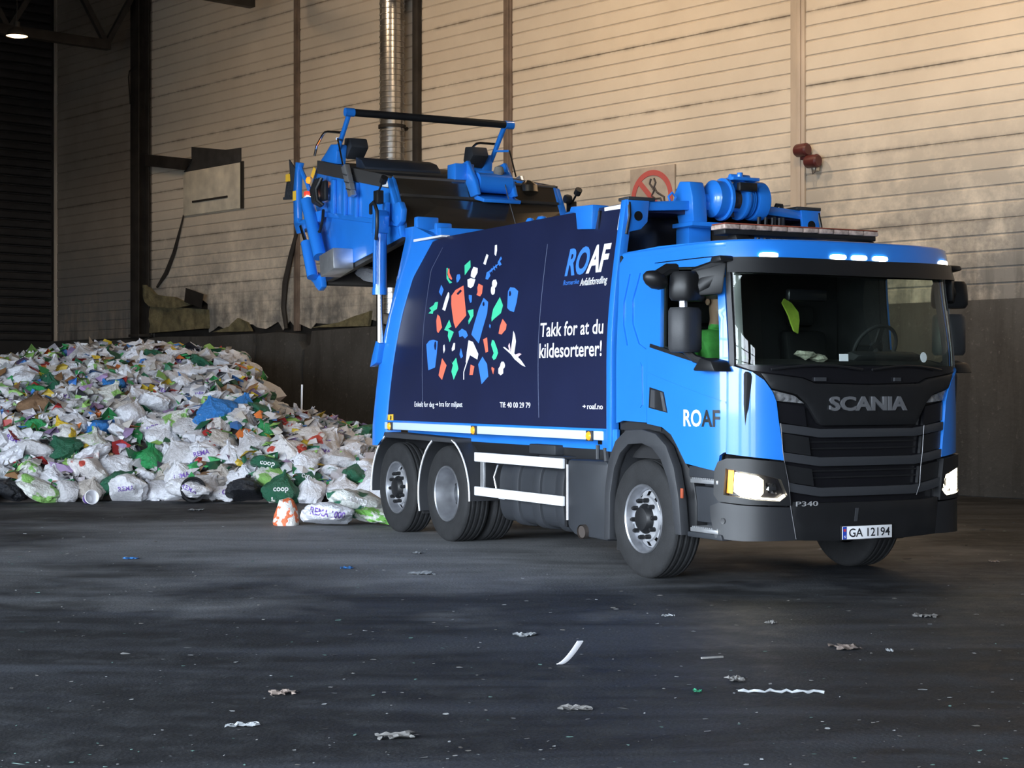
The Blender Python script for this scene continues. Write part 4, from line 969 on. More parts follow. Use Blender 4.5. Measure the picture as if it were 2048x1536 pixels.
mb = MB(); patch(mb, [(-.895, 3.365), (XF-.02, 3.365), (XF-.04, 3.125), (XF-.085, 3.13), (XF-.075, 3.325), (-.885, 3.33)], BS, (), .004, 0, .1); mb.build('reflective_tape', PRINT['W'], S0, smooth=0)
mb = MB(); patch(mb, [(-5.655, 1.295), (-5.50, 1.295), (-5.50, 1.375), (-5.655, 1.37)], BS, (), .006, .006, .1); mb.build('warning_sticker', YELLOW, S0)
MB().prism([(-5.58, 1.31), (-5.545, 1.31), (-5.54, 1.355), (-5.57, 1.36)], -1.254, -1.252).build('sticker_mark', PRINT['K'], S0)
# rear posts
outer = [(-5.99, 1.0), (-5.98, 1.242), (-5.87, 1.67), (-5.75, 2.128), (-5.60, 2.496), (-5.49, 2.862), (-5.37, 3.42), (-5.38, 3.55)]
midl = [(-5.83, 1.0), (-5.86, 1.242), (-5.79, 1.67), (-5.645, 2.126), (-5.48, 2.559), (-5.31, 2.953), (-5.115, 3.407), (-5.115, 3.55)]
navl = [(-5.70, 1.15), (-5.70, 1.285), (-5.60, 1.67), (-5.455, 2.126), (-5.32, 2.559), (-5.15, 2.953), (-4.74, 3.337), (-4.6, 3.372)]
for sd in (-1, 1):
    ys_ = lambda v, z: sd*(v-(1.245-ybody(z)))-(.02 if sd < 0 else .02)
    n = len(outer)
    V = [(p[0], ys_(1.29, p[1]), p[1]) for p in outer]+[(p[0], ys_(1.29, p[1]), p[1]) for p in midl]+[(p[0], ys_(1.235, p[1]), p[1]) for p in navl]+[(p[0], ys_(1.08, p[1]), p[1]) for p in outer]+[(p[0]+.1, ys_(1.08, p[1]), p[1]) for p in navl]
    Fs = []
    for a, b in ((0, 1), (1, 2), (2, 4), (4, 3), (3, 0)):
        for i in range(n-1): Fs.append((a*n+i, a*n+i+1, b*n+i+1, b*n+i))
    Fs += [(0, n, 2*n, 4*n, 3*n), (n-1, 2*n-1, 3*n-1, 5*n-1, 4*n-1)]
    MB().add(V, Fs).build('rear_post', BLUE, T, .006, 30)
    MB().box(-5.16, -5.06, ys_(1.28, 3.4), ys_(1.0, 3.4), 3.38, 3.66).build('hinge_lug', BLUE, T, .02)
    MB().box(-4.78, -4.70, ys_(1.20, 3.4), ys_(1.0, 3.4), 3.36, 3.56).build('lifting_lug', BLUE, T, .02)
    MB().prism([(-5.9, 1.93), (-5.70, 1.98), (-5.62, 2.2), (-5.72, 2.24), (-5.84, 2.05)], ys_(1.36, 2), ys_(1.25, 2)).build('cylinder_bracket', BLUE, T, .01)
MB().box(-5.35, -4.62, -1.05, 1.03, 3.34, 3.50).build('rear_header', BLUE, T, .02)
MB().prism([(-5.115, 3.365), (-4.35, 3.365), (-4.35, 3.385), (-5.115, 3.395)], -1.16, -1.06).build('header_edge', WHITE, T)
MB().box(-5.5, XF-.03, -1.06, 1.04, 1.10, 1.28).build('body_floor', BLUE, T)
rf = []
for k in range(11): yy = -1.06+2.08*k/10; rf.append((yy, 3.36+.03*math.sin(math.pi*k/10)))
MB().prism(rf+[(y, 3.30) for y, z in rf[::-1]], -4.7, XF-.02, 'yz').build('body_roof', NAVY, T)
MB().box(-5.05, -4.98, -1.0, .98, 1.2, 3.3).build('ejector_plate', DSTEEL, T)
# lower rail, marker lamps
for sd, y in ((0, -1.262), (1, 1.205)):
    MB().box(-5.735, -.635, y, y+.04 if sd == 0 else y+.045, 1.197, 1.282).build('lower_rail', mat('pale_rail', (.54, .69, .90), .4), T, .008)
    MB().box(-5.735, -.40, y+.01, y+.035, 1.282, 1.305).box(-.66, -.40, y+.005, y+.04, 1.13, 1.30).build('rail_cap', BLUE, T, .004)
for x in (-5.53, -3.30, -.86):
    m_ = empty('marker_lamp', (x, -1.285, 1.235), 0, T)
    MB().lathe([(0, -.022), (.03, -.016), (.042, .0), (.042, .02)], axis='y', n=16).build('lens', AMBER, m_)
    MB().box(-.055, .055, 0, .022, -.048, .048).build('base', DGREY, m_, .004)
MB().tube([(-.80, -1.22, 1.15), (-.80, -1.22, 1.02)], .02, 8).tube([(-.72, -1.18, 1.12), (-.66, -1.2, .98)], .03, 8).build('rail_bracket', CHAR, T)
# front frame of the body
fr_pts = lambda z: -(ybody(z)+.02)
FRP = [-(ybody(1.1+.2*k)+.008) for k in range(12)]
for sd in (-1, 1):
    zsl = [1.1+2.3*k/14 for k in range(15)]
    a = [((sd*(ybody(z)+.008)-.02), z) for z in zsl]; b = [((sd*(ybody(z)-.075)-.02), z) for z in zsl]
    MB().prism(a+b[::-1], XF-.04, XF+.05, 'yz').build('front_post', BLUE, T, .006)
    g = [((sd*v-.02), z) for v, z in ((1.09, 3.40), (.86, 3.40), (.88, 3.20), (.95, 3.13), (1.08, 3.10))]
    G_ = MB().prism(g, XF+.04, XF+.075, 'yz').build('corner_gusset', BLUE, T, .006)
    MB().lathe([(0, 0), (.045, 0), (.045, .004), (0, .004)], (XF+.074, sd*.98-.02, 3.25), 'x', 16).build('gusset_hole', GLOSSB, G_)
    MB().box(XF-.1, XF+.085, sd*1.09-.02, sd*.80-.02, 3.392, 3.425).build('corner_cap', DGREY, T, .008)
    MB().tube([(XF+.06, sd*1.07-.02, 3.38), (XF+.09, sd*1.08-.02, 3.25), (XF+.08, sd*1.11-.02, 3.08)], .016, 6).build('corner_hose', BLACK, T)
MB().prism([(-.98, 3.30), (-.98, 3.385), (-.3, 3.43), (.25, 3.43), (.94, 3.385), (.94, 3.30), (.3, 3.345), (-.3, 3.345)], XF-.03, XF+.05, 'yz').build('front_header', BLUE, T, .006)
MB().prism([(-1.30, 3.19), (-1.02, 3.17), (-1.0, 3.40), (-1.42, 3.42), (-1.45, 3.37), (-1.33, 3.35)], -1.16, -.98).build('roof_bracket', BLUE, T, .01)
MB().box(XF-.45, XF-.42, -1.12, 1.08, 1.15, 3.34).build('front_bulkhead', GLOSSB, T)
for sd in (-1, 1): MB().box(XF-.45, XF-.02, sd*1.05-.02, sd*1.08-.02, 1.15, 3.28).build('front_cheek', GLOSSB, T)
# mast and winch between body and cab
wn = empty('winch', (-.14, .09, 0), 0, T)
MB().box(-.62, -.40, -.48, -.23, 2.2, 3.20).box(-.62, -.40, .22, .42, 2.2, 3.2).build('mast', BLUE, wn, .01)
MB().box(-.56, -.22, -.56, .60, 3.18, 3.22).build('mount_plate', BLUE, wn, .006)
AX = (-.36, 0, 3.455)
def wl(y0, pr, nm, m): MB().lathe(pr, (AX[0], y0, AX[2]), 'y', 40).build(nm, m, wn)
wl(-.30, [(0, 0), (.11, 0), (.155, .03), (.175, .05), (.175, .15), (.20, .155), (.20, .185), (0, .185)], 'gear_housing', BLUE)
wl(-.10, [(.085, -.03), (.085, .3)], 'drum', mat('wound_rope', (.07, .05, .04), .7, var=.5, vscale=40))
wl(.03, [(.10, 0), (.185, .01), (.19, .03), (.185, .05), (.10, .06)], 'drum_flange', BLUE)
for k in range(4): wl(.07+k*.022, [(.10, 0), (.165, .004), (.165, .014), (.10, .018)], 'drum_fin', BLUE)
wl(.18, [(0, 0), (.18, 0), (.185, .02), (.185, .12), (.15, .15), (0, .16)], 'motor_housing', BLUE)
wl(-.36, [(0, 0), (.035, 0), (.045, .03), (.045, .08)], 'shaft_cap', BLUE)
MB().prism([(-.52, 3.22), (-.26, 3.22), (-.28, 3.46), (-.33, 3.60), (-.50, 3.62), (-.60, 3.50)], -.52, -.36).build('gear_bracket', BLUE, wn, .015)
MB().box(-.46, -.22, -.10, .20, 3.63, 3.66).tube([(-.34, -.06, 3.67), (-.34, .16, 3.67)], .03, 8).tube([(-.30, .03, 3.66), (-.30, .03, 3.71)], .03, 8).build('top_bar', BLUE, wn, .004)
MB().box(-.20, -.14, -.08, .12, 3.52, 3.60).build('rope_guard', BLACK, wn, .01)
MB().tube([(-.5, -.62, 3.42), (-.5, -.64, 3.47), (-.5, -.60, 3.51), (-.5, -.56, 3.47), (-.5, -.58, 3.42)], .012, 6).build('lifting_eye', BLUE, wn)
for y in (.22, .3, .38, .46):
    MB().tube([(-.26, y, 3.30), (-.30, y+.02, 3.1), (-.42, y+.01, 2.7)], .018, 6).build('hydraulic_hose', BLACK, wn)
MB().tube([(-.42, .50, 2.6), (-.40, .50, 3.38), (-.40, .53, 3.44), (-.40, .58, 3.44), (-.40, .60, 3.36), (-.42, .60, 2.6)], .022, 8).build('hose_hoop', CHAR, wn)
MB().box(-.60, -.42, -.2, .2, 2.2, 3.16).build('mast_back', DSTEEL, wn)
# ---- light bar on the cab roof
lb = empty('light_bar', (.62, -.02, 3.035), 0, T)
MB().box(-.09, .09, -.82, .82, -.035, .01).build('base', BLACK, lb, .01)
CLR = mat('beacon_lens', (.55, .42, .36), .2, var=.5, vscale=25, coat=.5)
for k in range(10):
    y0 = -.84+k*.168
    MB().box(-.11, .11, y0+.004, y0+.164, .008, .052).build('lens', CLR, lb, .014)
MB().box(-.105, .105, -.83, .83, .052, .062).build('amber_cover', mat('cover_red', (.30, .07, .04), .35), lb, .004)
for y in (-.62, .70):
    MB().prism([(-.10, -.13), (.10, -.13), (.06, -.03), (-.06, -.03)], y-.07, y+.07).box(-.02, .02, y+.1, y+.16, -.10, -.03).build('foot', BLACK, lb, .01)
# ---- raised tailgate
TG = empty('tailgate', (0, 0, 0), 0, T)
YA, YB = -1.15, 1.07
A_, B_, C1, C0, D1, D2 = (-8.165, 4.66), (-5.764, 4.193), (-5.442, 3.63), (-5.397, 3.46), (-7.10, 3.232), (-8.03, 3.12)
sidep = [A_, B_, C1, C0, D1, D2, (-8.10, 3.42), (-8.22, 3.95), (-8.46, 4.30), (-8.40, 4.50)]
inner = [(x*.985-.1, z) for x, z in sidep]
for y0, y1 in ((YA, YA+.05), (YB-.05, YB)):
    MB().prism(sidep, y0, y1).build('side_plate', BLUE, TG, .008)
    s_ = -1 if y0 < 0 else 1; ye = y0 if s_ < 0 else y1
    MB().prism([(-7.95, 3.98), (-5.46, 3.62), (-5.44, 3.57), (-7.94, 3.91)], ye, ye+s_*.035).build('stiffener', BLUE, TG, .006)
    for x0, zt, zb in ((-7.60, 4.36, 3.93), (-7.22, 4.30, 3.87), (-6.84, 4.24, 3.81)):
        MB().prism([(x0-.05, zb), (x0+.05, zb-.02), (x0+.07, zt-.01), (x0-.03, zt+.01)], ye, ye+s_*.045).build('stiffener', BLUE, TG, .012)
    MB().prism([(-8.165, 4.67), (-5.764, 4.20), (-5.78, 4.05), (-8.18, 4.50)], ye, ye+s_*.03).build('rubber_seal', mat('seal_rubber', (.035, .033, .032), .6), TG, .004)
    MB().prism([(-5.82, 4.19), (-5.755, 4.17), (-5.43, 3.62), (-5.36, 3.44), (-5.44, 3.46), (-5.52, 3.62)], ye-s_*.02, ye+s_*.05).build('edge_flange', BLUE, TG, .008)
    MB().prism([(-5.55, 3.85), (-5.38, 3.86), (-5.30, 3.76), (-5.33, 3.62), (-5.45, 3.56), (-5.6, 3.66)], ye+s_*.0, ye+s_*.08).build('hinge_plate', BLUE, TG, .02)
    MB().prism([(-8.39, 3.13), (-8.175, 3.21), (-7.96, 3.14), (-7.93, 3.0), (-8.04, 2.95), (-8.15, 3.0), (-8.23, 3.06)], ye-s_*.02, ye+s_*.06).build('latch_lug', BLUE, TG, .015)
    MB().prism([(-8.05, 3.13), (-7.1, 3.24), (-5.40, 3.47), (-5.36, 3.42), (-7.1, 3.17), (-8.05, 3.06)], ye-s_*.10, ye-s_*.01).build('mouth_seal', BLACK, TG, .006)
def sheet(pts, y0, y1, th, nm, m):
    MB().prism(pts+[(a+.0, b-th) for a, b in pts[::-1]], y0, y1).build(nm, m, TG, .004)
sheet([(-8.40, 4.50), (-8.15, 4.66), (-6.9, 4.42)], YA+.05, YB-.05, .04, 'top_cover', DSTEEL)
MB().prism([(-8.46, 4.30), (-8.40, 4.30), (-8.05, 3.42), (-7.98, 3.04), (-8.04, 3.02), (-8.12, 3.42)], YA+.05, YB-.05).build('rear_cover', DSTEEL, TG, .004)
MB().prism([(-7.9, 3.75), (-5.6, 3.95), (-5.6, 3.98), (-7.9, 3.79)], YA+.05, YB-.05).build('packer_plate', DSTEEL, TG)
# folded stainless hood looking towards the cab
def HP(y, t, push=0):      # t 0 top edge .. 1 bottom edge
    x = B_[0]+(C1[0]+.02-B_[0])*t; z = B_[1]+(C1[1]-.10-B_[1])*t
    return (x+push*.86, y, z+push*.5)
pts = [HP(YA+.02, 0), HP(-.20, 0), HP(1.06, 0), HP(YA+.02, .42), HP(-.66, .55, .035), HP(.2, .62, .02), HP(1.07, .5, .01), HP(YA+.02, 1.0), HP(-.55, 1.0), HP(.3, 1.), HP(1.08, 1.0)]
hood = MB().add(pts, [(0, 3, 4), (0, 4, 1), (1, 4, 5), (1, 5, 2), (2, 5, 6), (3, 7, 4), (7, 8, 4), (4, 8, 5), (8, 9, 5), (5, 9, 6), (9, 10, 6)])
hood.add([(p[0]-.25, p[1], p[2]) for p in (pts[0], pts[2], pts[10], pts[7])], [(0, 1, 2, 3)])
ho = hood.build('stainless_hood', STAIN, TG, 0, 0)
MB().tube([pts[0], pts[1], pts[2]], .018, 6).build('hood_edge', mat('hood_edge_steel', (.30, .26, .22), .4, .8), TG)
MB().lathe([(0, .10), (.05, .085), (.12, .03), (.13, -.05)], (-5.78, .69, 4.16), 'z', 20).build('hood_dome', STAIN, TG)
MB().lathe([(0, -.05), (.05, -.04), (.06, 0), (.05, .04), (0, .05)], (-5.62, 1.16, 4.03), 'y', 12).build('side_knob', BLACK, TG)
# lift cylinders
for sd in (-1, 1):
    Y = sd*1.31-.02
    cy = empty('lift_cylinder', (0, 0, 0), 0, TG)
    MB().tube([(-5.70, Y, 3.55), (-5.705, Y, 2.80)], .083, 18).tube([(-5.705, Y, 2.86), (-5.705, Y, 2.78)], .09, 18).build('barrel', BLUE, cy)
    MB().tube([(-5.705, Y, 2.80), (-5.70, Y, 2.10)], .042, 14).build('rod', CHROME, cy)
    MB().prism([(-5.80, 3.50), (-5.60, 3.50), (-5.58, 3.70), (-5.66, 3.78), (-5.76, 3.76)], Y-.07, Y+.07).build('clevis', BLUE, cy, .012)
    MB().tube([(-5.62, Y-.09, 3.45), (-5.60, Y-.10, 3.2), (-5.60, Y-.10, 2.9)], .018, 6).build('feed_pipe', BLUE, cy)
    MB().tube([(-5.58, Y-.10, 3.42), (-5.50, Y-.12, 3.56), (-5.50, Y-.12, 3.74), (-5.60, Y-.12, 3.86), (-5.74, Y-.1, 3.84), (-5.79, Y-.08, 3.74)], .022, 8).build('cylinder_hose', BLACK, cy)
    MB().box(-5.84, -5.72, Y-.03, Y+.06, 3.86, 4.02).build('valve_box', BLACK, cy, .012)
    MB().box(-5.82, -5.72, sd*1.2-.02-.03, sd*1.2-.02+.03, 3.60, 3.88).build('valve_stay', BLUE, cy, .008)
    MB().tube([(-5.72, Y, 4.02), (-5.60, Y, 4.12)], .014, 6).tube([(-5.62, Y, 4.10), (-5.56, Y, 4.15)], .045, 8).build('work_lamp', BLACK, cy)
# lifter arm, cylinders and lamps at the back of the tailgate
armp = [(-8.77, 4.72), (-8.63, 4.69), (-8.70, 4.58), (-8.714, 4.304), (-8.70, 3.95), (-8.644, 3.90), (-8.313, 3.944), (-8.151, 3.987), (-7.86, 3.98), (-7.90, 3.84), (-8.232, 3.83), (-8.60, 3.745), (-8.73, 3.75), (-8.841, 3.893), (-8.869, 4.32)]
for sd in (-1, 1):
    Y = sd*1.19-.03
    LF = MB().prism(armp, Y-.04, Y+.04).build('lifter_arm', BLUE, TG, .012)
    MB().box(-8.86, -8.74, Y-.045, Y+.045, 4.20, 4.33).build('warning_sticker', YELLOW, LF)
    MB().tube([(-8.30, Y-sd*-.06, 3.60), (-8.06, Y-sd*-.06, 3.13)], .075, 14).build('arm_cylinder', BLUE, TG)
    MB().tube([(-8.48, Y+sd*.06, 3.83), (-8.30, Y+sd*.06, 3.60)], .03, 10).build('arm_rod', CHROME, TG)
    MB().tube([(-8.20, Y+sd*.09, 4.14), (-7.72, Y+sd*.09, 3.37)], .085, 16).build('lifter_cylinder', BLUE, TG)
    MB().tube([(-8.72, Y, 4.66), (-8.45, Y, 4.42), (-8.30, Y, 4.25)], .03, 8).build('lifter_link', BLUE, TG)
    Yk = Y; Y = sd*1.09-.03
    MB().prism([(-9.30, 4.82), (-9.05, 4.66), (-9.08, 4.40), (-9.22, 4.40)], Y-.04, Y-.02).build('guard_plate', DGREY, TG, .004)
    SG = MB().prism([(-9.66, 4.31), (-9.52, 4.63), (-9.30, 4.70), (-9.30, 4.66), (-9.50, 4.59), (-9.61, 4.34)], Y+.02, Y+.05).prism([(-9.70, 4.31), (-9.0, 4.25), (-9.0, 4.28), (-9.7, 4.345)], Y+.02, Y+.05).build('foot_grating', CHAR, TG)
    gr = MB()
    for k in range(12): gr.prism([(-9.62+k*.05, 4.31-k*.004), (-9.60+k*.05, 4.31-k*.004), (-9.60+k*.05, min(4.68, 4.40+k*.06)), (-9.62+k*.05, min(4.68, 4.40+k*.06))], Y+.025, Y+.04)
    for k in range(6): gr.prism([(-9.60+k*.03, 4.36+k*.055), (-9.02, 4.32+k*.055), (-9.02, 4.33+k*.055), (-9.6+k*.03, 4.37+k*.055)], Y+.025, Y+.04)
    gr.build('grating_bars', DGREY, SG)
    MB().box(-9.46, -9.34, Y-.03, Y+.055, 4.53, 4.63).build('warning_sticker', YELLOW, SG)
    Y = Yk
    MB().box(-8.30, -8.18, Y-.10, Y-.03, 4.14, 4.20).build('work_light', LAMPW, TG, .02)
    MB().box(-8.32, -8.22, Y-.09, Y-.03, 4.21, 4.27).build('tail_light', REDL, TG, .015)
    MB().lathe([(0, -.05), (.04, -.03), (.05, 0)], (-8.30, Y-.02, 4.42), 'y', 12).build('indicator', AMBER, TG)
    MB().prism([(-8.23, 4.59), (-8.15, 4.55), (-8.26, 4.44), (-8.34, 4.49)], sd*1.15-.04+sd*.008, sd*1.15-.04+sd*.014).build('warning_sticker', YELLOW, TG)
    for k in range(4):
        MB().tube([(-8.02+k*.07, Y-.03, 4.40), (-8.04+k*.06, Y-.09, 4.25), (-7.96+k*.05, Y-.09, 4.10), (-7.85+k*.03, Y-.03, 4.04)], .025, 7).build('hose', BLACK, TG)
    MB().box(-8.02, -7.72, Y-.03, Y+.03, 4.10, 4.36).build('valve_block', BLACK, TG, .02)
    MB().tube([(-7.78, Y-.02, 3.98), (-7.70, Y-.06, 3.85), (-7.80, Y-.06, 3.70), (-8.0, Y-.05, 3.72)], .02, 7).build('hose', BLACK, TG)
    # control head with handle
    MB().prism([(-8.12, 4.66), (-7.92, 4.74), (-7.74, 4.83), (-7.50, 4.80), (-7.55, 4.55)], sd*1.12-.04, sd*.98-.04).build('control_box', BLUE, TG, .02)
    MB().prism([(-7.60, 4.90), (-7.42, 4.88), (-7.36, 4.76), (-7.55, 4.62), (-7.66, 4.72)], sd*.98-.04, sd*.74-.04).build('control_cover', CHAR, TG, .015)
    MB().tube([(-8.36, sd*1.1-.04, 4.76), (-8.28, sd*1.1-.04, 4.88), (-8.07, sd*1.1-.04, 4.99), (-7.98, sd*1.1-.04, 5.015), (-7.86, sd*1.1-.04, 5.01), (-7.40, sd*1.1-.04, 4.935)], .017, 8).build('grab_handle', CHROME, TG)
    MB().prism([(-7.62, 4.70), (-7.53, 4.70), (-7.10, 5.14), (-7.16, 5.19)], sd*1.12-.035, sd*1.08-.035).build('bar_arm', BLUE, TG, .008)
    MB().tube([(-7.23, sd*1.22-.04, 4.83), (-7.05, sd*1.22-.04, 4.47)], .012, 6).build('actuator_rod', CHROME, TG)
    MB().tube([(-7.25, sd*1.22-.04, 4.83), (-7.40, sd*1.1-.04, 4.84)], .016, 6).build('actuator_pin', BLUE, TG)
    AC = MB().prism([(-7.03, 4.44), (-6.90, 4.47), (-6.66, 4.06), (-6.78, 4.04)], sd*1.26-.04, sd*1.19-.04).build('actuator', ALU, TG, .01)
    for t in (.3, .55, .78):
        cx, cz = -6.965+.245*t, 4.455-.405*t
        MB().box(-.075, .075, sd*1.265-.04, sd*1.185-.04, -.008, .008, Matrix.Translation((cx, 0, cz)) @ Matrix.Rotation(R(12), 4, 'Y')).build('band', DGREY, AC)
    if sd < 0: MB().prism([(-5.98, 4.20), (-5.79, 4.165), (-5.80, 4.07), (-5.99, 4.10)], -1.187, -1.182).build('label_plate', WHITE, TG)
MB().tube([(-7.13, -1.12, 5.155), (-7.13, 1.10, 5.155)], .048, 14).build('guard_bar', BLACK, TG)
for y in (-1.14, 1.12): MB().tube([(-7.13, y-.06, 5.155), (-7.13, y+.06, 5.155)], .055, 14).build('bar_end', BLUE, TG)
MB().prism([(-7.25, 4.40), (-6.98, 4.36), (-6.96, 4.46), (-7.08, 4.56), (-7.28, 4.62)], -1.0, .05).build('bin_comb_beam', mat('beam_blueblack', (.015, .022, .035), .5), TG, .012)
MB().box(-7.05, -6.85, -1.02, .08, 4.33, 4.39).build('comb_lip', BLACK, TG, .01)
# hoist box on the hood
HB = empty('bin_hoist', (0, 0, 0), 0, TG)
for y in (-.16, .34):
    MB().prism([(-5.62, 3.98), (-5.42, 4.0), (-5.50, 4.18), (-5.72, 4.44), (-5.86, 4.42), (-5.78, 4.2)], y-.025, y+.025).build('cheek', BLUE, HB, .012)
MB().tube([(-5.58, -.12, 4.16), (-5.58, .32, 4.16)], .12, 20).build('drum', BLUE, HB)
MB().prism([(-5.70, 3.98), (-5.35, 3.90), (-5.33, 3.94), (-5.66, 4.04)], -.14, .36).build('tray', BLUE, HB, .008)
MB().box(-5.95, -5.72, -.34, -.08, 4.20, 4.40).build('motor_box', BLUE, HB, .015)
MB().box(-5.90, -5.64, -.10, .36, 4.26, 4.32).build('cross_bar', BLUE, HB, .01)
MB().lathe([(0, .08), (.05, .06), (.07, 0), (.04, -.06), (0, -.08)], (-5.56, .17, 4.30), 'z', 10).build('rag', mat('rag', (.25, .24, .22), .9, var=.4), HB)
MB().tube([(-5.50, .20, 4.24), (-5.42, .22, 4.0), (-5.33, .25, 3.75), (-5.25, .27, 3.55)], .006, 5).build('cable', CHAR, HB)
MB().tube([(-6.3, .62, 4.25), (-6.3, .78, 4.25)], .05, 10).build('end_knob', BLACK, HB)
for y, r in ((-.62, .075), (-.76, .05)):
    MB().lathe([(0, r*1.1), (r*.6, r*.95), (r, r*.3), (r, -.1)], (-3.0, y, 3.42), 'z', 14).build('roof_dome', BLUE, T)
# control cabinet on the tailgate side
CB = MB().prism([(-7.47, 3.36), (-6.99, 3.43), (-6.96, 3.17), (-7.42, 3.09)], -1.42, -1.15).build('tool_box', ALU, TG, .01)
CB['label'] = 'bare aluminium box'

# ------------------------------------------------------------------ person on the passenger seat
def skinned(name, verts, edges, mats, assign, levels=2):
    me = bpy.data.meshes.new(name); me.from_pydata([v[0] for v in verts], edges, [])
    o = bpy.data.objects.new(name, me); COL.objects.link(o)
    sk = o.modifiers.new('skin', 'SKIN'); sk.use_smooth_shade = True
    for i, v in enumerate(verts): r = v[1]; me.skin_vertices[0].data[i].radius = (r, r) if isinstance(r, float) else r
    me.skin_vertices[0].data[0].use_root = True
    ss = o.modifiers.new('sub', 'SUBSURF'); ss.levels = levels
    dg = bpy.context.evaluated_depsgraph_get(); ev = o.evaluated_get(dg)
    nm = bpy.data.meshes.new_from_object(ev); bpy.data.objects.remove(o)
    for m in mats: nm.materials.append(m)
    for p in nm.polygons: p.material_index = assign(p.center); p.use_smooth = True
    return nm
PV = [((0, 0, 0), (.17, .13)), ((0, 0, .20), (.16, .12)), ((.01, 0, .38), (.19, .12)), ((.02, 0, .50), .085), ((.03, 0, .57), .058), ((.045, 0, .64), (.072, .085)), ((.05, 0, .74), (.078, .098)), ((.04, 0, .83), .06),
      ((.01, -.20, .44), .065), ((.03, -.26, .25), .05), ((.22, -.24, .12), .042), ((.36, -.18, .10), .03), ((.43, -.15, .09), .034),
      ((.01, .20, .44), .065), ((.03, .26, .25), .05), ((.22, .24, .12), .042), ((.36, .18, .10), .03), ((.43, .15, .09), .034),
      ((.05, -.10, -.02), .10), ((.42, -.13, .02), .07), ((.46, -.13, -.36), .05), ((.46, -.13, -.42), .045), ((.60, -.13, -.44), .04),
      ((.05, .10, -.02), .10), ((.42, .13, .02), .07), ((.46, .13, -.36), .05), ((.46, .13, -.42), .045), ((.60, .13, -.44), .04)]
PE = [(0, 1), (1, 2), (2, 3), (3, 4), (4, 5), (5, 6), (6, 7), (2, 8), (8, 9), (9, 10), (10, 11), (11, 12), (2, 13), (13, 14), (14, 15), (15, 16), (16, 17), (0, 18), (18, 19), (19, 20), (20, 21), (21, 22), (0, 23), (23, 24), (24, 25), (25, 26), (26, 27)]
for sg_, root in ((-1, 12), (1, 17)):                    # fingers
    bx, by, bz = PV[root][0]
    for k, (dy, ln) in enumerate(((-.024, .05), (-.008, .06), (.008, .057), (.024, .045))):
        i = len(PV); PV += [((bx+.035, by+dy, bz), .010), ((bx+.035+ln*.6, by+dy, bz-.012), .009), ((bx+.035+ln*.9, by+dy, bz-.03), .008)]
        PE += [(root, i), (i, i+1), (i+1, i+2)]
    i = len(PV); PV += [((bx+.01, by-sg_*.045, bz-.005), .011), ((bx+.045, by-sg_*.055, bz-.015), .009)]; PE += [(root, i), (i, i+1)]
def who(c):
    if c.z > .545: return 0
    if c.x > .385 and c.z > .03: return 0
    if c.z < .03 or c.x > .33 and c.z < .06: return 2
    return 1
body = skinned('person', PV, PE, [SKIN, HIVIZ_G, TROUSER], who)
TM = Matrix.Translation((2.2465, 15.592, 0)) @ Matrix.Rotation(R(-62.615), 4, 'Z')
per = put('person', body); per.matrix_world = TM @ Matrix.Translation((.12, -.55, 1.70))
tag(per, 'person in bright green shirt sitting on the passenger seat in the cab', 'person')
hair = MB().lathe([(0, .105), (.05, .10), (.085, .065), (.10, .01), (.095, -.03)], (.035, 0, .80), 'z', 20).build('hair', HAIR, per, smooth=60)
for y in (-.034, .034):
    MB().lathe([(0, -.012), (.012, -.004), (.013, .004), (0, .012)], (.135, y, .755), 'x', 10).build('eye', PRINT['K'], per)
    MB().lathe([(0, -.012), (.028, -.006), (.03, .004), (0, .01)], (.04, y*2.9, .745), 'y', 10).build('ear', SKIN, per)
MB().prism([(.125, .75), (.14, .75), (.165, .715), (.125, .705)], -.014, .014).build('nose', SKIN, per, .006)
MB().box(.125, .137, -.028, .028, .672, .682).build('mouth', mat('lip', (.25, .09, .08), .6), per, .003)
# yellow vest hung over the driver's seat
vs_, fs_ = [], []
vest = MB(); patch(vest, [(.02, .20), (.07, .18), (.09, .30), (.09, .38), (.02, .46), (-.06, .50), (-.09, .46), (-.02, .34)], lambda u, z, off=0: (.06-.14*z+off+.02*noise.noise(Vector((u*8, z*8, 2))), u, z), (), 0, .02, .07)
ve = vest.build('safety_vest', HIVIZ_Y); ve.matrix_world = TM @ Matrix.Translation((.10, .30, 2.0))
tag(ve, 'yellow-green safety vest hung over the driver seat inside the cab', 'vest')
# ------------------------------------------------------------------ the waste heap
from mathutils.bvhtree import BVHTree
rnd = random.Random(11)
def heap(X, Y):
    wob = .5*noise.noise(Vector((X*.45, 3.1, 0)))+.25*noise.noise(Vector((X*1.4, 7.7, 0)))
    e = Y-25.35+wob
    if e <= 0: return 0.
    front = 2.75*(1-math.exp(-e/3.0))
    cap = 2.32-(.07 if X < -7 else .085)*(X+7.0)**2
    # flank: line from (-3.75, 27.5) to (-5.6, 39.5)
    fx_ = -3.75-(Y-27.5)*.154
    flank = max(0, (fx_-X)*2.0+.9)
    k = 7.0
    h1 = -math.log(math.exp(-k*front)+math.exp(-k*max(cap, -.5))+math.exp(-k*min(flank, 3.2)))/k
    low = 1.12*(1-math.exp(-e/1.0))
    fall = max(0, min(1, (-1.25-X)/1.3)); back = max(0, min(1, (31.2-Y)/1.6)); lef = max(0, min(1, (X+7)/1.5))
    h2 = low*fall*back*lef*(.72+.28*max(0, min(1, (-2.6-X)/1.2)))
    h = max(h1, h2, 0)+.10*noise.noise(Vector((X*1.1, Y*1.1, 5)))*min(1, e)
    # wall side: never pass through the long wall
    return max(0, h)
def wall_gap(X, Y):         # distance into the hall from the long wall
    p = HALL_M.inverted() @ Vector((X, Y, 0)); return -p.y
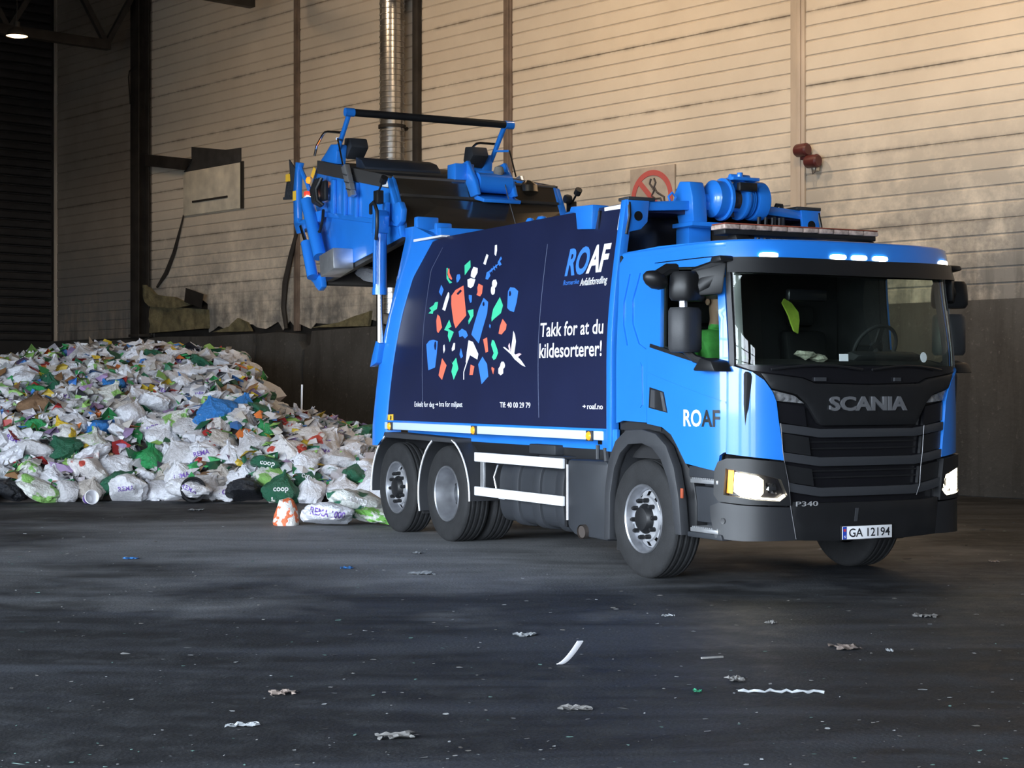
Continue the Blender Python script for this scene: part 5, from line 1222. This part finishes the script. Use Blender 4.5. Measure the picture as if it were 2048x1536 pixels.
PAL = [((.80, .80, .84), 30), ((.70, .68, .72), 10), ((.62, .58, .62), 6), ((.52, .48, .44), 8), ((.05, .38, .12), 7), ((.03, .16, .08), 5), ((.30, .55, .14), 6), ((.70, .50, .05), 3), ((.42, .03, .03), 4), ((.06, .22, .60), 4), ((.03, .03, .04), 5), ((.28, .15, .07), 4), ((.40, .28, .50), 3), ((.75, .20, .05), 2)]
PALC = [c for c, w in PAL for _ in range(w)]
def crumple_ico(sub, seed, ridge=1.):
    bm = bmesh.new(); bmesh.ops.create_icosphere(bm, subdivisions=sub, radius=1)
    rs = Vector((seed*3.7, seed*1.3, seed*7.1))
    rg = lambda p: 1-2*abs(noise.noise(p))
    for v in bm.verts:
        d = v.co.normalized()
        f = .92+.34*noise.noise(d*1.3+rs)+ridge*(.10*rg(d*2.1+rs*2)+.085*rg(d*4.3+rs)+.045*rg(d*9.+rs*3))
        v.co = d*f
        v.co.z *= .84
    return bm
def bag_mesh(seed, tied=True, flat=1.):
    bm = crumple_ico(4, seed)
    for v in bm.verts:
        x, y, z = v.co
        ph = math.atan2(y, x)
        if tied and z > .1:
            t = min(1.25, (z-.1)/.75)
            k = 1-.86*min(1, t*1.1)**1.3
            k *= 1+.16*t*math.cos(ph*9+3*noise.noise(Vector((ph, z*3, seed))))
            if t > .9: k += (t-.9)*1.6
            v.co.x *= k; v.co.y *= k; v.co.z = .1+(z-.1)*1.35
        v.co.z *= flat
        if v.co.z < -.55*flat: v.co.z = -.55*flat+(v.co.z+.55*flat)*.15
    me = bpy.data.meshes.new('bag'); bm.to_mesh(me); bm.free()
    me.polygons.foreach_set('use_smooth', [True]*len(me.polygons)); me.set_sharp_from_angle(angle=R(40))
    me.materials.append(None)
    return me
BAGS = [bag_mesh(k, k % 3 != 2, (1., .85, .62)[k % 3]) for k in range(1, 19)]
def bag_mat(name, a, b=None, amt=.5, rough=.42, scale=1.6, spec=.5):
    m, bs, N, L = nodes_of(name)
    tc = N('TexCoord'); oi = N('ObjectInfo')
    off = N('VectorMath', operation='ADD'); sc = N('VectorMath', operation='SCALE'); sc.inputs[0].default_value = (17, 31, 53); L(oi.outputs['Random'], sc.inputs['Scale'])
    L(tc.outputs['Object'], off.inputs[0]); L(sc.outputs[0], off.inputs[1])
    n1 = N('TexNoise', i_Scale=scale, i_Detail=2.); L(off.outputs[0], n1.inputs['Vector'])
    n2 = N('TexNoise', i_Scale=7., i_Detail=6., i_Roughness=.65); L(off.outputs[0], n2.inputs['Vector'])
    c = mixc(N, L, ramp(N, L, n2.outputs['Fac'], .3, .72), a, tuple(v*.72 for v in a))
    if b: c = mixc(N, L, ramp(N, L, n1.outputs['Fac'], .60-amt*.18, .625-amt*.18), c, b)
    L(c, bs.inputs['Base Color']); bs.inputs['Roughness'].default_value = rough; bs.inputs['Specular IOR Level'].default_value = spec
    bp = N('Bump'); bp.inputs['Strength'].default_value = .55; bp.inputs['Distance'].default_value = .12
    L(n2.outputs['Fac'], bp.inputs['Height']); L(bp.outputs[0], bs.inputs['Normal'])
    return m
KINDS = [
 (40, bag_mat('bag_white', (.88, .89, .96)), 'white crumpled plastic waste bag', 'plain white bags'),
 (12, bag_mat('bag_white_print', (.86, .86, .91), (.50, .44, .62), -.9, scale=2.4), 'white plastic bag with purple lettering', 'purple lettered bags'),
 (12, bag_mat('bag_cloudy', (.66, .65, .68), None, rough=.3), 'cloudy grey see-through waste bag', 'cloudy bags'),
 (5, bag_mat('bag_green', (.03, .32, .10)), 'bright green plastic waste bag', 'green bags'),
 (6, bag_mat('bag_lime', (.82, .84, .80), (.26, .52, .14), .3, scale=.9), 'white and lime green plastic bag', 'lime bags'),
 (3, bag_mat('bag_darkgreen', (.02, .13, .07)), 'dark green plastic carrier bag', 'dark green bags'),
 (3, bag_mat('bag_yellow', (.84, .82, .80), (.70, .48, .03), .3, scale=.8), 'white bag with a yellow patch', 'yellow patched bags'),
 (2, bag_mat('bag_red', (.82, .79, .79), (.50, .06, .04), .2, scale=.9), 'white bag with a red patch', 'red patched bags'),
 (2, bag_mat('bag_blue', (.03, .22, .62)), 'blue crumpled plastic bag', 'blue bags'),
 (2, bag_mat('bag_black', (.02, .022, .028), None, rough=.35), 'black crumpled plastic sack', 'black sacks'),
 (2, bag_mat('bag_brown', (.26, .15, .08), None, rough=.7), 'brown crushed paper bag', 'brown paper bags'),
 (5, bag_mat('bag_beige', (.55, .50, .46), None, rough=.6), 'beige crumpled bag', 'beige bags'),
 (1, bag_mat('bag_purple', (.20, .06, .30)), 'purple plastic bag', 'purple bags'),
]
def zone(X, h):
    if X > -4.2 and h >= .35: return 'on the low spur beside the truck'
    if h < .35: return 'on the floor at the foot of the heap'
    if h < 1.1: return 'on the lower slope of the heap'
    if h < 1.7: return 'midway up the slope of the heap'
    return 'high up near the top of the heap'
KL = [k for k in KINDS for _ in range(k[0])]
def place_bag(me, X, Y, Z, r, m, label, group, rot=None, sz=None):
    o = bpy.data.objects.new('waste_bag', me); COL.objects.link(o)
    o.location = (X, Y, Z); o.rotation_euler = rot if rot else (rnd.uniform(-.6, .6), rnd.uniform(-.6, .6), rnd.uniform(0, 6.28))
    o.scale = sz if sz else (r*rnd.uniform(.85, 1.2), r*rnd.uniform(.85, 1.2), r*rnd.uniform(.8, 1.05))
    o.material_slots[0].link = 'OBJECT'; o.material_slots[0].material = m
    return tag(o, label, 'bag', group)
pts = []; grid = {}
def ok(p, dmin):
    c = tuple(int(v//.4) for v in p)
    for i in (-1, 0, 1):
        for j in (-1, 0, 1):
            for k in (-1, 0, 1):
                for q in grid.get((c[0]+i, c[1]+j, c[2]+k), ()):
                    if (q[0]-p[0])**2+(q[1]-p[1])**2+(q[2]-p[2])**2 < dmin*dmin: return False
    grid.setdefault(c, []).append(p); return True
tries = 0
while tries < 26000:
    tries += 1
    Y = 25.0+15.0*rnd.random()**1.25; X = rnd.uniform(-.335*Y, -1.35)
    if X < -.33*Y or wall_gap(X, Y) < .5: continue
    h = heap(X, Y)
    if h < .03 and not (Y > 24.95 and heap(X, Y+.25) > .02): continue
    p = (X, Y, h)
    if ok(p, .34 if Y < 31 else .38): pts.append(p)
pts.sort(key=lambda p: p[1]-.6*p[2])
near, far = pts[:296], pts[296:]
for X, Y, h in near:
    k = rnd.choice(KL); r = rnd.uniform(.17, .29)*(1.08 if h < .3 else 1)
    place_bag(rnd.choice(BAGS), X, Y, h+r*.30 if h > .25 else max(h*.8, 0)+r*.62, r, k[1], k[2]+' '+zone(X, h), k[3]+' '+zone(X, h))
# everything further back and the loose scraps between the bags: one uncountable mass
mbv, mbf, colr = [], [], []
def addm(vs, fs, c):
    k = len(mbv); mbv.extend(vs); mbf.extend(tuple(i+k for i in f) for f in fs); colr.extend([c]*len(vs))
ICOS = []
for k in range(10):
    bm = crumple_ico(2, 40+k, 1.5); ICOS.append(([v.co.copy() for v in bm.verts], [tuple(v.index for v in f.verts) for f in bm.faces])); bm.free()
for X, Y, h in far:
    vs, fs = rnd.choice(ICOS); r = rnd.uniform(.15, .27)
    M_ = Matrix.Translation((X, Y, h+r*.25)) @ Matrix.Rotation(rnd.uniform(0, 6), 4, 'Z') @ Matrix.Rotation(rnd.uniform(-.8, .8), 4, 'X') @ Matrix.Diagonal((r*rnd.uniform(.7, 1.5), r*rnd.uniform(.7, 1.2), r*rnd.uniform(.5, 1.), 1))
    c = rnd.choice(PALC); d = rnd.uniform(.6, .95)
    addm([tuple(M_ @ v) for v in vs], fs, tuple(v*d for v in c))
gx = [-13+.25*i for i in range(int(12/.25)+1)]; gy = [24.6+.25*j for j in range(int(15.6/.25)+1)]
hv = []; 
for y in gy:
    for x in gx: hv.append((x, y, (heap(x, y) if wall_gap(x, y) > .35 else 0)-.07+.05*noise.noise(Vector((x*3, y*3, 0)))))
nx = len(gx); hf = [(j*nx+i, j*nx+i+1, (j+1)*nx+i+1, (j+1)*nx+i) for j in range(len(gy)-1) for i in range(nx-1)]
hf = [f for f in hf if max(hv[i][2] for i in f) > -.02 and min(wall_gap(hv[i][0], hv[i][1]) for i in f) > .2]
addm([(a, b, max(c, .0)) for a, b, c in hv], hf, (.07, .06, .055))
def scrap(c, r, seed, curl=.5):
    rr = random.Random(seed); n = rr.choice((4, 5, 6))
    M_ = Matrix.Translation(c) @ Matrix.Rotation(rr.uniform(0, 6.3), 4, 'Z') @ Matrix.Rotation(rr.uniform(-1.1, 1.1), 4, 'X') @ Matrix.Rotation(rr.uniform(-.8, .8), 4, 'Y')
    rim = [(r*rr.uniform(.6, 1.3)*math.cos(6.283*k/n), r*rr.uniform(.4, 1.)*math.sin(6.283*k/n), rr.uniform(-.5, .5)*r*curl) for k in range(n)]
    vs = [tuple(M_ @ Vector(p)) for p in [(0, 0, r*curl*.5)]+rim]
    return vs, [(0, k+1, (k+1) % n+1) for k in range(n)]
cnt = 0
while cnt < 7000:
    Y = 25.0+14.5*rnd.random()**1.1; X = rnd.uniform(-.335*Y, -1.4)
    if wall_gap(X, Y) < .4: continue
    h = heap(X, Y)
    if h < .04: continue
    vs, fs = scrap((X, Y, h+rnd.uniform(.05, .22)), rnd.uniform(.05, .19), cnt, .9); c = rnd.choice(PALC); d = rnd.uniform(.45, .95)
    addm(vs, fs, tuple(v*d for v in c)); cnt += 1
me = bpy.data.meshes.new('waste_heap'); me.from_pydata(mbv, [], mbf)
ca = me.color_attributes.new('tint', 'FLOAT_COLOR', 'POINT'); ca.data.foreach_set('color', [v for c in colr for v in (*c, 1)])
hm, hb, N, L = nodes_of('mixed_waste'); at = N('Attribute', attribute_name='tint'); L(at.outputs['Color'], hb.inputs['Base Color']); hb.inputs['Roughness'].default_value = .5
me.materials.append(hm)
tag(put('waste_heap', me), 'loose mixed household waste filling the heap between and behind the bags', 'waste heap', None, 'stuff')

# single bags and things at the foot of the heap
def print_on(o, body, m, w, h, dz=0, bold=.02, tilt=0., name='print'):
    """lettering pressed onto the bag as it faces the open hall"""
    M_ = Matrix.LocRotScale(o.location, o.rotation_euler, o.scale)
    vs = [M_ @ v.co for v in o.data.vertices]; bv = BVHTree.FromPolygons(vs, [tuple(p.vertices) for p in o.data.polygons])
    tv, tf = text_geo(body, bold); xs = [v[0] for v in tv]; ys = [v[1] for v in tv]
    c = o.location; out_ = []
    d = Vector((c.x, c.y, 0)).normalized(); sx = Vector((d.y, -d.x, 0))
    for v in tv:
        a = ((v[0]-min(xs))/(max(xs)-min(xs))-.5)*w; b = ((v[1]-min(ys))/(max(ys)-min(ys))-.5)*h
        a, b = a*math.cos(tilt)-b*math.sin(tilt), a*math.sin(tilt)+b*math.cos(tilt)
        p = c+sx*a+Vector((0, 0, b+dz)); hit = bv.ray_cast(p-d*2, d)[0]
        out_.append(M_.inverted() @ ((hit if hit else p)-d*.006))
    MB().add(out_, tf).build(name, m, o, smooth=0)
PUR = mat('print_purple', (.17, .09, .40), .5); ORA = mat('print_orange_red', (.75, .14, .06), .5); DGR = mat('print_dark_green', (.02, .16, .09), .5)
b1 = place_bag(BAGS[4], -2.24, 20.65, .15, .2, KINDS[0][1], 'white bag with purple lettering lying on the floor by the rear wheels', None, (0.2, .1, 2.4), (.33, .25, .27))
print_on(b1, 'REMA 1000', PUR, .42, .09, .03, tilt=-.15)
b2 = place_bag(BAGS[7], -1.92, 21.2, .22, .25, bag_mat('bag_coop', (.80, .82, .80), (.02, .14, .08), .45, scale=.9), 'white and dark green carrier bag on the floor beside the rear tyre', None, (.3, .2, .6), (.38, .30, .32))
print_on(b2, 'coop', PRINT['W'], .22, .10, .06, tilt=-.3)
b3 = place_bag(BAGS[10], -1.62, 20.75, .12, .17, bag_mat('bag_lime2', (.75, .78, .72), (.20, .50, .10), .7), 'small white and green bag squashed against the rear tyre', None, None, (.24, .2, .17))
cm = MB(); n = 28
prf = [(0, .0), (.16, .0), (.165, .03), (.15, .12), (.12, .22), (.085, .29), (.05, .315), (0, .32)]
cm.lathe(prf, axis='z', n=n)
cm.v = [tuple(Vector(v)*(1+.12*noise.noise(Vector(v)*9))) for v in cm.v]
cone = cm.build('waste_bag', bag_mat('bag_orange_print', (.82, .78, .74), (.72, .16, .06), .5, scale=9), smooth=30, loc=(-2.77, 20.9, 0))
tag(cone, 'cone-shaped white bag with orange print standing alone on the floor', 'bag')
bk = empty('bucket', (-4.72, 25.0, .17)); bk.rotation_euler = (R(78), R(10), R(20)); tag(bk, 'black round plastic bucket lying on its side at the foot of the heap', 'bucket')
MB().lathe([(0, -.16), (.13, -.16), (.17, .14), (.185, .14), (.185, .16), (.15, .16), (.12, -.13), (0, -.13)], axis='z', n=26).build('body', GLOSSB, bk)
MB().lathe([(.16, .155), (.19, .155), (.19, .175), (.16, .175)], axis='z', n=26, closed=True).build('rim', BLACK, bk)
ball = crumple_ico(3, 77, .6); bm_ = bpy.data.meshes.new('paper_ball'); ball.to_mesh(bm_); ball.free(); bm_.materials.append(bag_mat('ball_white', (.75, .73, .70), (.45, .38, .34), .1, scale=5))
bo = put('paper_ball', bm_); bo.location = (-3.47, 24.9, .14); bo.scale = (.145, .145, .165); tag(bo, 'round crumpled white ball at the foot of the heap', 'ball')
cup = empty('paper_cup', (-6.15, 24.75, .085)); cup.rotation_euler = (R(80), 0, R(30)); tag(cup, 'white and violet paper cup tipped over before the heap', 'cup')
MB().lathe([(0, -.13), (.07, -.13), (.10, .12), (.108, .125), (.10, .13), (.065, -.11), (0, -.11)], axis='z', n=22).build('body', PRINT['W'], cup)
MB().lathe([(.0755, -.09), (.095, .06)], axis='z', n=22).build('band', PUR, cup)
st = MB().tube([(-3.62, 29.2, .9), (-3.60, 29.15, 1.75)], .018, 6).build('stick', PRINT['W']); tag(st, 'thin white stick poking up out of the heap', 'stick')
# lettering on a few front bags of the heap
fb = sorted([o for o in bpy.data.objects if o.name.startswith('waste_bag') and o.get('group', '').startswith('purple lettered')], key=lambda o: o.location.y)[:]
for k, o in enumerate(fb): print_on(o, ('REMA', '1000')[k % 2], PUR, .24, .07, .03, tilt=rnd.uniform(-.5, .3))
fb = sorted([o for o in bpy.data.objects if o.name.startswith('waste_bag') and o.get('group', '').startswith('dark green')], key=lambda o: o.location.y)[:4]
for k, o in enumerate(fb): print_on(o, 'coop', PRINT['W'], .22, .08, .03, tilt=rnd.uniform(-.4, .4))
# bags still inside the tailgate mouth
for k, (x, y, z, r) in enumerate(((-7.72, -.62, 3.16, .15), (-7.6, -.1, 3.2, .17), (-7.7, .35, 3.17, .15))):
    p = TM @ Vector((x, y, z))
    place_bag(BAGS[k*3+1], p.x, p.y, p.z, r, KINDS[(0, 2, 11)[k]][1], ('white bag still hanging in the mouth of the raised tailgate', 'grey bag still lodged deep in the raised tailgate', 'beige bag wedged inside the raised tailgate')[k], 'bags left in the tailgate')

# ------------------------------------------------------------------ litter on the floor
PAPERS = {'w': mat('scrap_white', (.34, .36, .38), .7, var=.3, vscale=20), 'b': mat('scrap_blue', (.05, .20, .50), .6, var=.3, vscale=20), 't': mat('scrap_tan', (.30, .24, .21), .8, var=.3, vscale=15),
          'g': mat('scrap_grey', (.22, .215, .21), .8, var=.4, vscale=15), 'e': mat('scrap_green', (.04, .30, .16), .6)}
def crumpled(name, X, Y, lx, ly, m, label, seed, hgt=.025, rz=None):
    rr = random.Random(seed); nx_, ny_ = 9, 6; vs = []; fs = []
    for j in range(ny_):
        for i in range(nx_):
            u, v = i/(nx_-1)-.5, j/(ny_-1)-.5
            e = 1+.35*noise.noise(Vector((u*4+seed, v*4, 1))); 
            vs.append((u*lx*e, v*ly*(1+.4*noise.noise(Vector((u*5, v*3+seed, 4)))), .006+hgt*abs(noise.noise(Vector((u*5+seed, v*5, 2))))*2))
    for j in range(ny_-1):
        for i in range(nx_-1):
            if (i in (0, nx_-2) or j in (0, ny_-2)) and rr.random() < .35: continue
            fs.append((j*nx_+i, j*nx_+i+1, (j+1)*nx_+i+1, (j+1)*nx_+i))
    n = len(vs); vs += [(a, b, c-.004) for a, b, c in vs]; fs += [tuple(n+i for i in f[::-1]) for f in fs]
    o = MB().add(vs, fs).build(name, m, smooth=0, loc=(X, Y, 0), rot=(0, 0, rr.uniform(-.4, .4) if rz is None else rz))
    return tag(o, label, 'litter')
LIT = [('b', -3.74, 16.7, .17, .10, 'flat blue plastic scrap on the floor before the heap'), ('b', -1.54, 15.81, .13, .12, 'smaller blue scrap on the floor before the rear wheels'),
 ('w', -.82, 15.34, .24, .22, 'torn white plastic scrap on the floor before the drive wheel'), ('w', -.96, 17.26, .11, .12, 'small white scrap close to the drive wheel'),
 ('w', .095, 11.5, .17, .16, 'pale torn paper lying mid floor near the curled strip'), ('t', 2.15, 10.95, .20, .22, 'tan crushed wrapper on the floor before the number plate'),
 ('g', 1.28, 9.74, .11, .16, 'grey folded scrap near the white string'), ('t', -1.25, 9.30, .17, .13, 'tan crushed card lying on the dark floor'),
 ('g', 3.03, 12.47, .19, .14, 'grey flattened scrap on the floor ahead of the far headlamp'), ('w', 1.14, 12.47, .11, .06, 'pale blue-white scrap ahead of the front tyre'),
 ('w', -4.35, 23.4, .22, .20, 'white flat scrap just in front of the heap'), ('w', -1.33, 8.4, .18, .06, 'long pale smear of paper on the near floor'),
 ('g', .33, 8.85, .19, .10, 'grey limp scrap with a dark end on the near floor'), ('e', 1.02, 9.35, .05, .05, 'tiny green scrap beside the grey folded scrap'),
 ('g', 1.84, 12.1, .08, .08, 'small dull scrap on the floor before the bumper'), ('w', 2.4, 10.8, .05, .04, 'tiny white chip near the tan wrapper'),
 ('t', 4.65, 16.4, .10, .10, 'small tan lump on the floor beyond the far front tyre'), ('g', -.55, 8.15, .22, .14, 'dark limp rag of plastic on the near floor')]
for k, (c, X, Y, a, b, lab) in enumerate(LIT): crumpled('paper_scrap', X, Y, a*.9, b*.9, PAPERS[c], lab, k*3+1, .012)
sp = MB(); n = 14; P = []
for k in range(n+1):
    t = k/n; P.append((.285+.127*t, 10.27+.03*t, .005+.135*t**1.5))
vs = []
for k, p in enumerate(P): vs += [(p[0]-.018, p[1]-.02, p[2]+.006), (p[0]+.018, p[1]+.02, p[2])]
V2 = vs+[(a+.003, b, c-.004) for a, b, c in vs]; m2 = len(vs)
fs = [(2*k, 2*k+1, 2*k+3, 2*k+2) for k in range(n)]; fs += [tuple(m2+i for i in f[::-1]) for f in fs]+[(2*k, 2*k+2, m2+2*k+2, m2+2*k) for k in range(n)]+[(2*k+1, m2+2*k+1, m2+2*k+3, 2*k+3) for k in range(n)]
tag(sp.add(V2, fs).build('plastic_strip', PRINT['W'], smooth=60), 'white plastic strip curling up off the floor', 'strip')
tag(MB().tube([(1.24+.47*k/16, 9.33+.035*noise.noise(Vector((k*.7, 2, 0)))-.02*k/16, .012+.006*math.sin(k*2.3)) for k in range(17)], [.004+.006*abs(math.sin(k*1.3)) for k in range(17)], 6).build('string', PAPERS['w'], smooth=60), 'length of frayed white string lying on the near floor', 'string')
tag(MB().box(-.075, .075, -.008, .008, 0, .012).build('stick', PAPERS['g'], loc=(1.24, 10.53, 0), rot=(0, 0, .35), bevel=.002), 'short flat grey stick on the floor near the folded scrap', 'stick')
sv, sf, sc_ = [], [], []
rs = random.Random(5)
for k in range(1300):
    Y = 7.2+15*rs.random()**1.8; X = rs.uniform(-.31, .31)*Y
    tp = TM.inverted() @ Vector((X, Y, 0))
    if -6.3 < tp.x < 1.7 and abs(tp.y) < 1.4: continue
    r = rs.uniform(.003, .010)*(1.8 if rs.random() < .1 else 1)*(.5+Y/20); vs, fs = scrap((X, Y, .004+r*.2), r, k+9000, .3)
    sq = rs.uniform(1., 2.6); vs = [(X+(a-X)*sq, b, .002+(c-.002)*.5) for a, b, c in vs]
    q = len(sv); sv += [(a, b, max(.002, c)) for a, b, c in vs]; sf += [tuple(i+q for i in f) for f in fs]; sc_ += [rs.choice(((.20, .21, .22), (.13, .13, .13), (.09, .085, .08), (.17, .175, .18), (.06, .11, .10)))]*len(vs)
me = bpy.data.meshes.new('floor_crumbs'); me.from_pydata(sv, [], sf); ca = me.color_attributes.new('tint', 'FLOAT_COLOR', 'POINT'); ca.data.foreach_set('color', [v for c in sc_ for v in (*c, 1)]); me.materials.append(hm)
tag(put('floor_crumbs', me), 'tiny pale crumbs of paper and plastic scattered over the asphalt', 'debris', None, 'stuff')
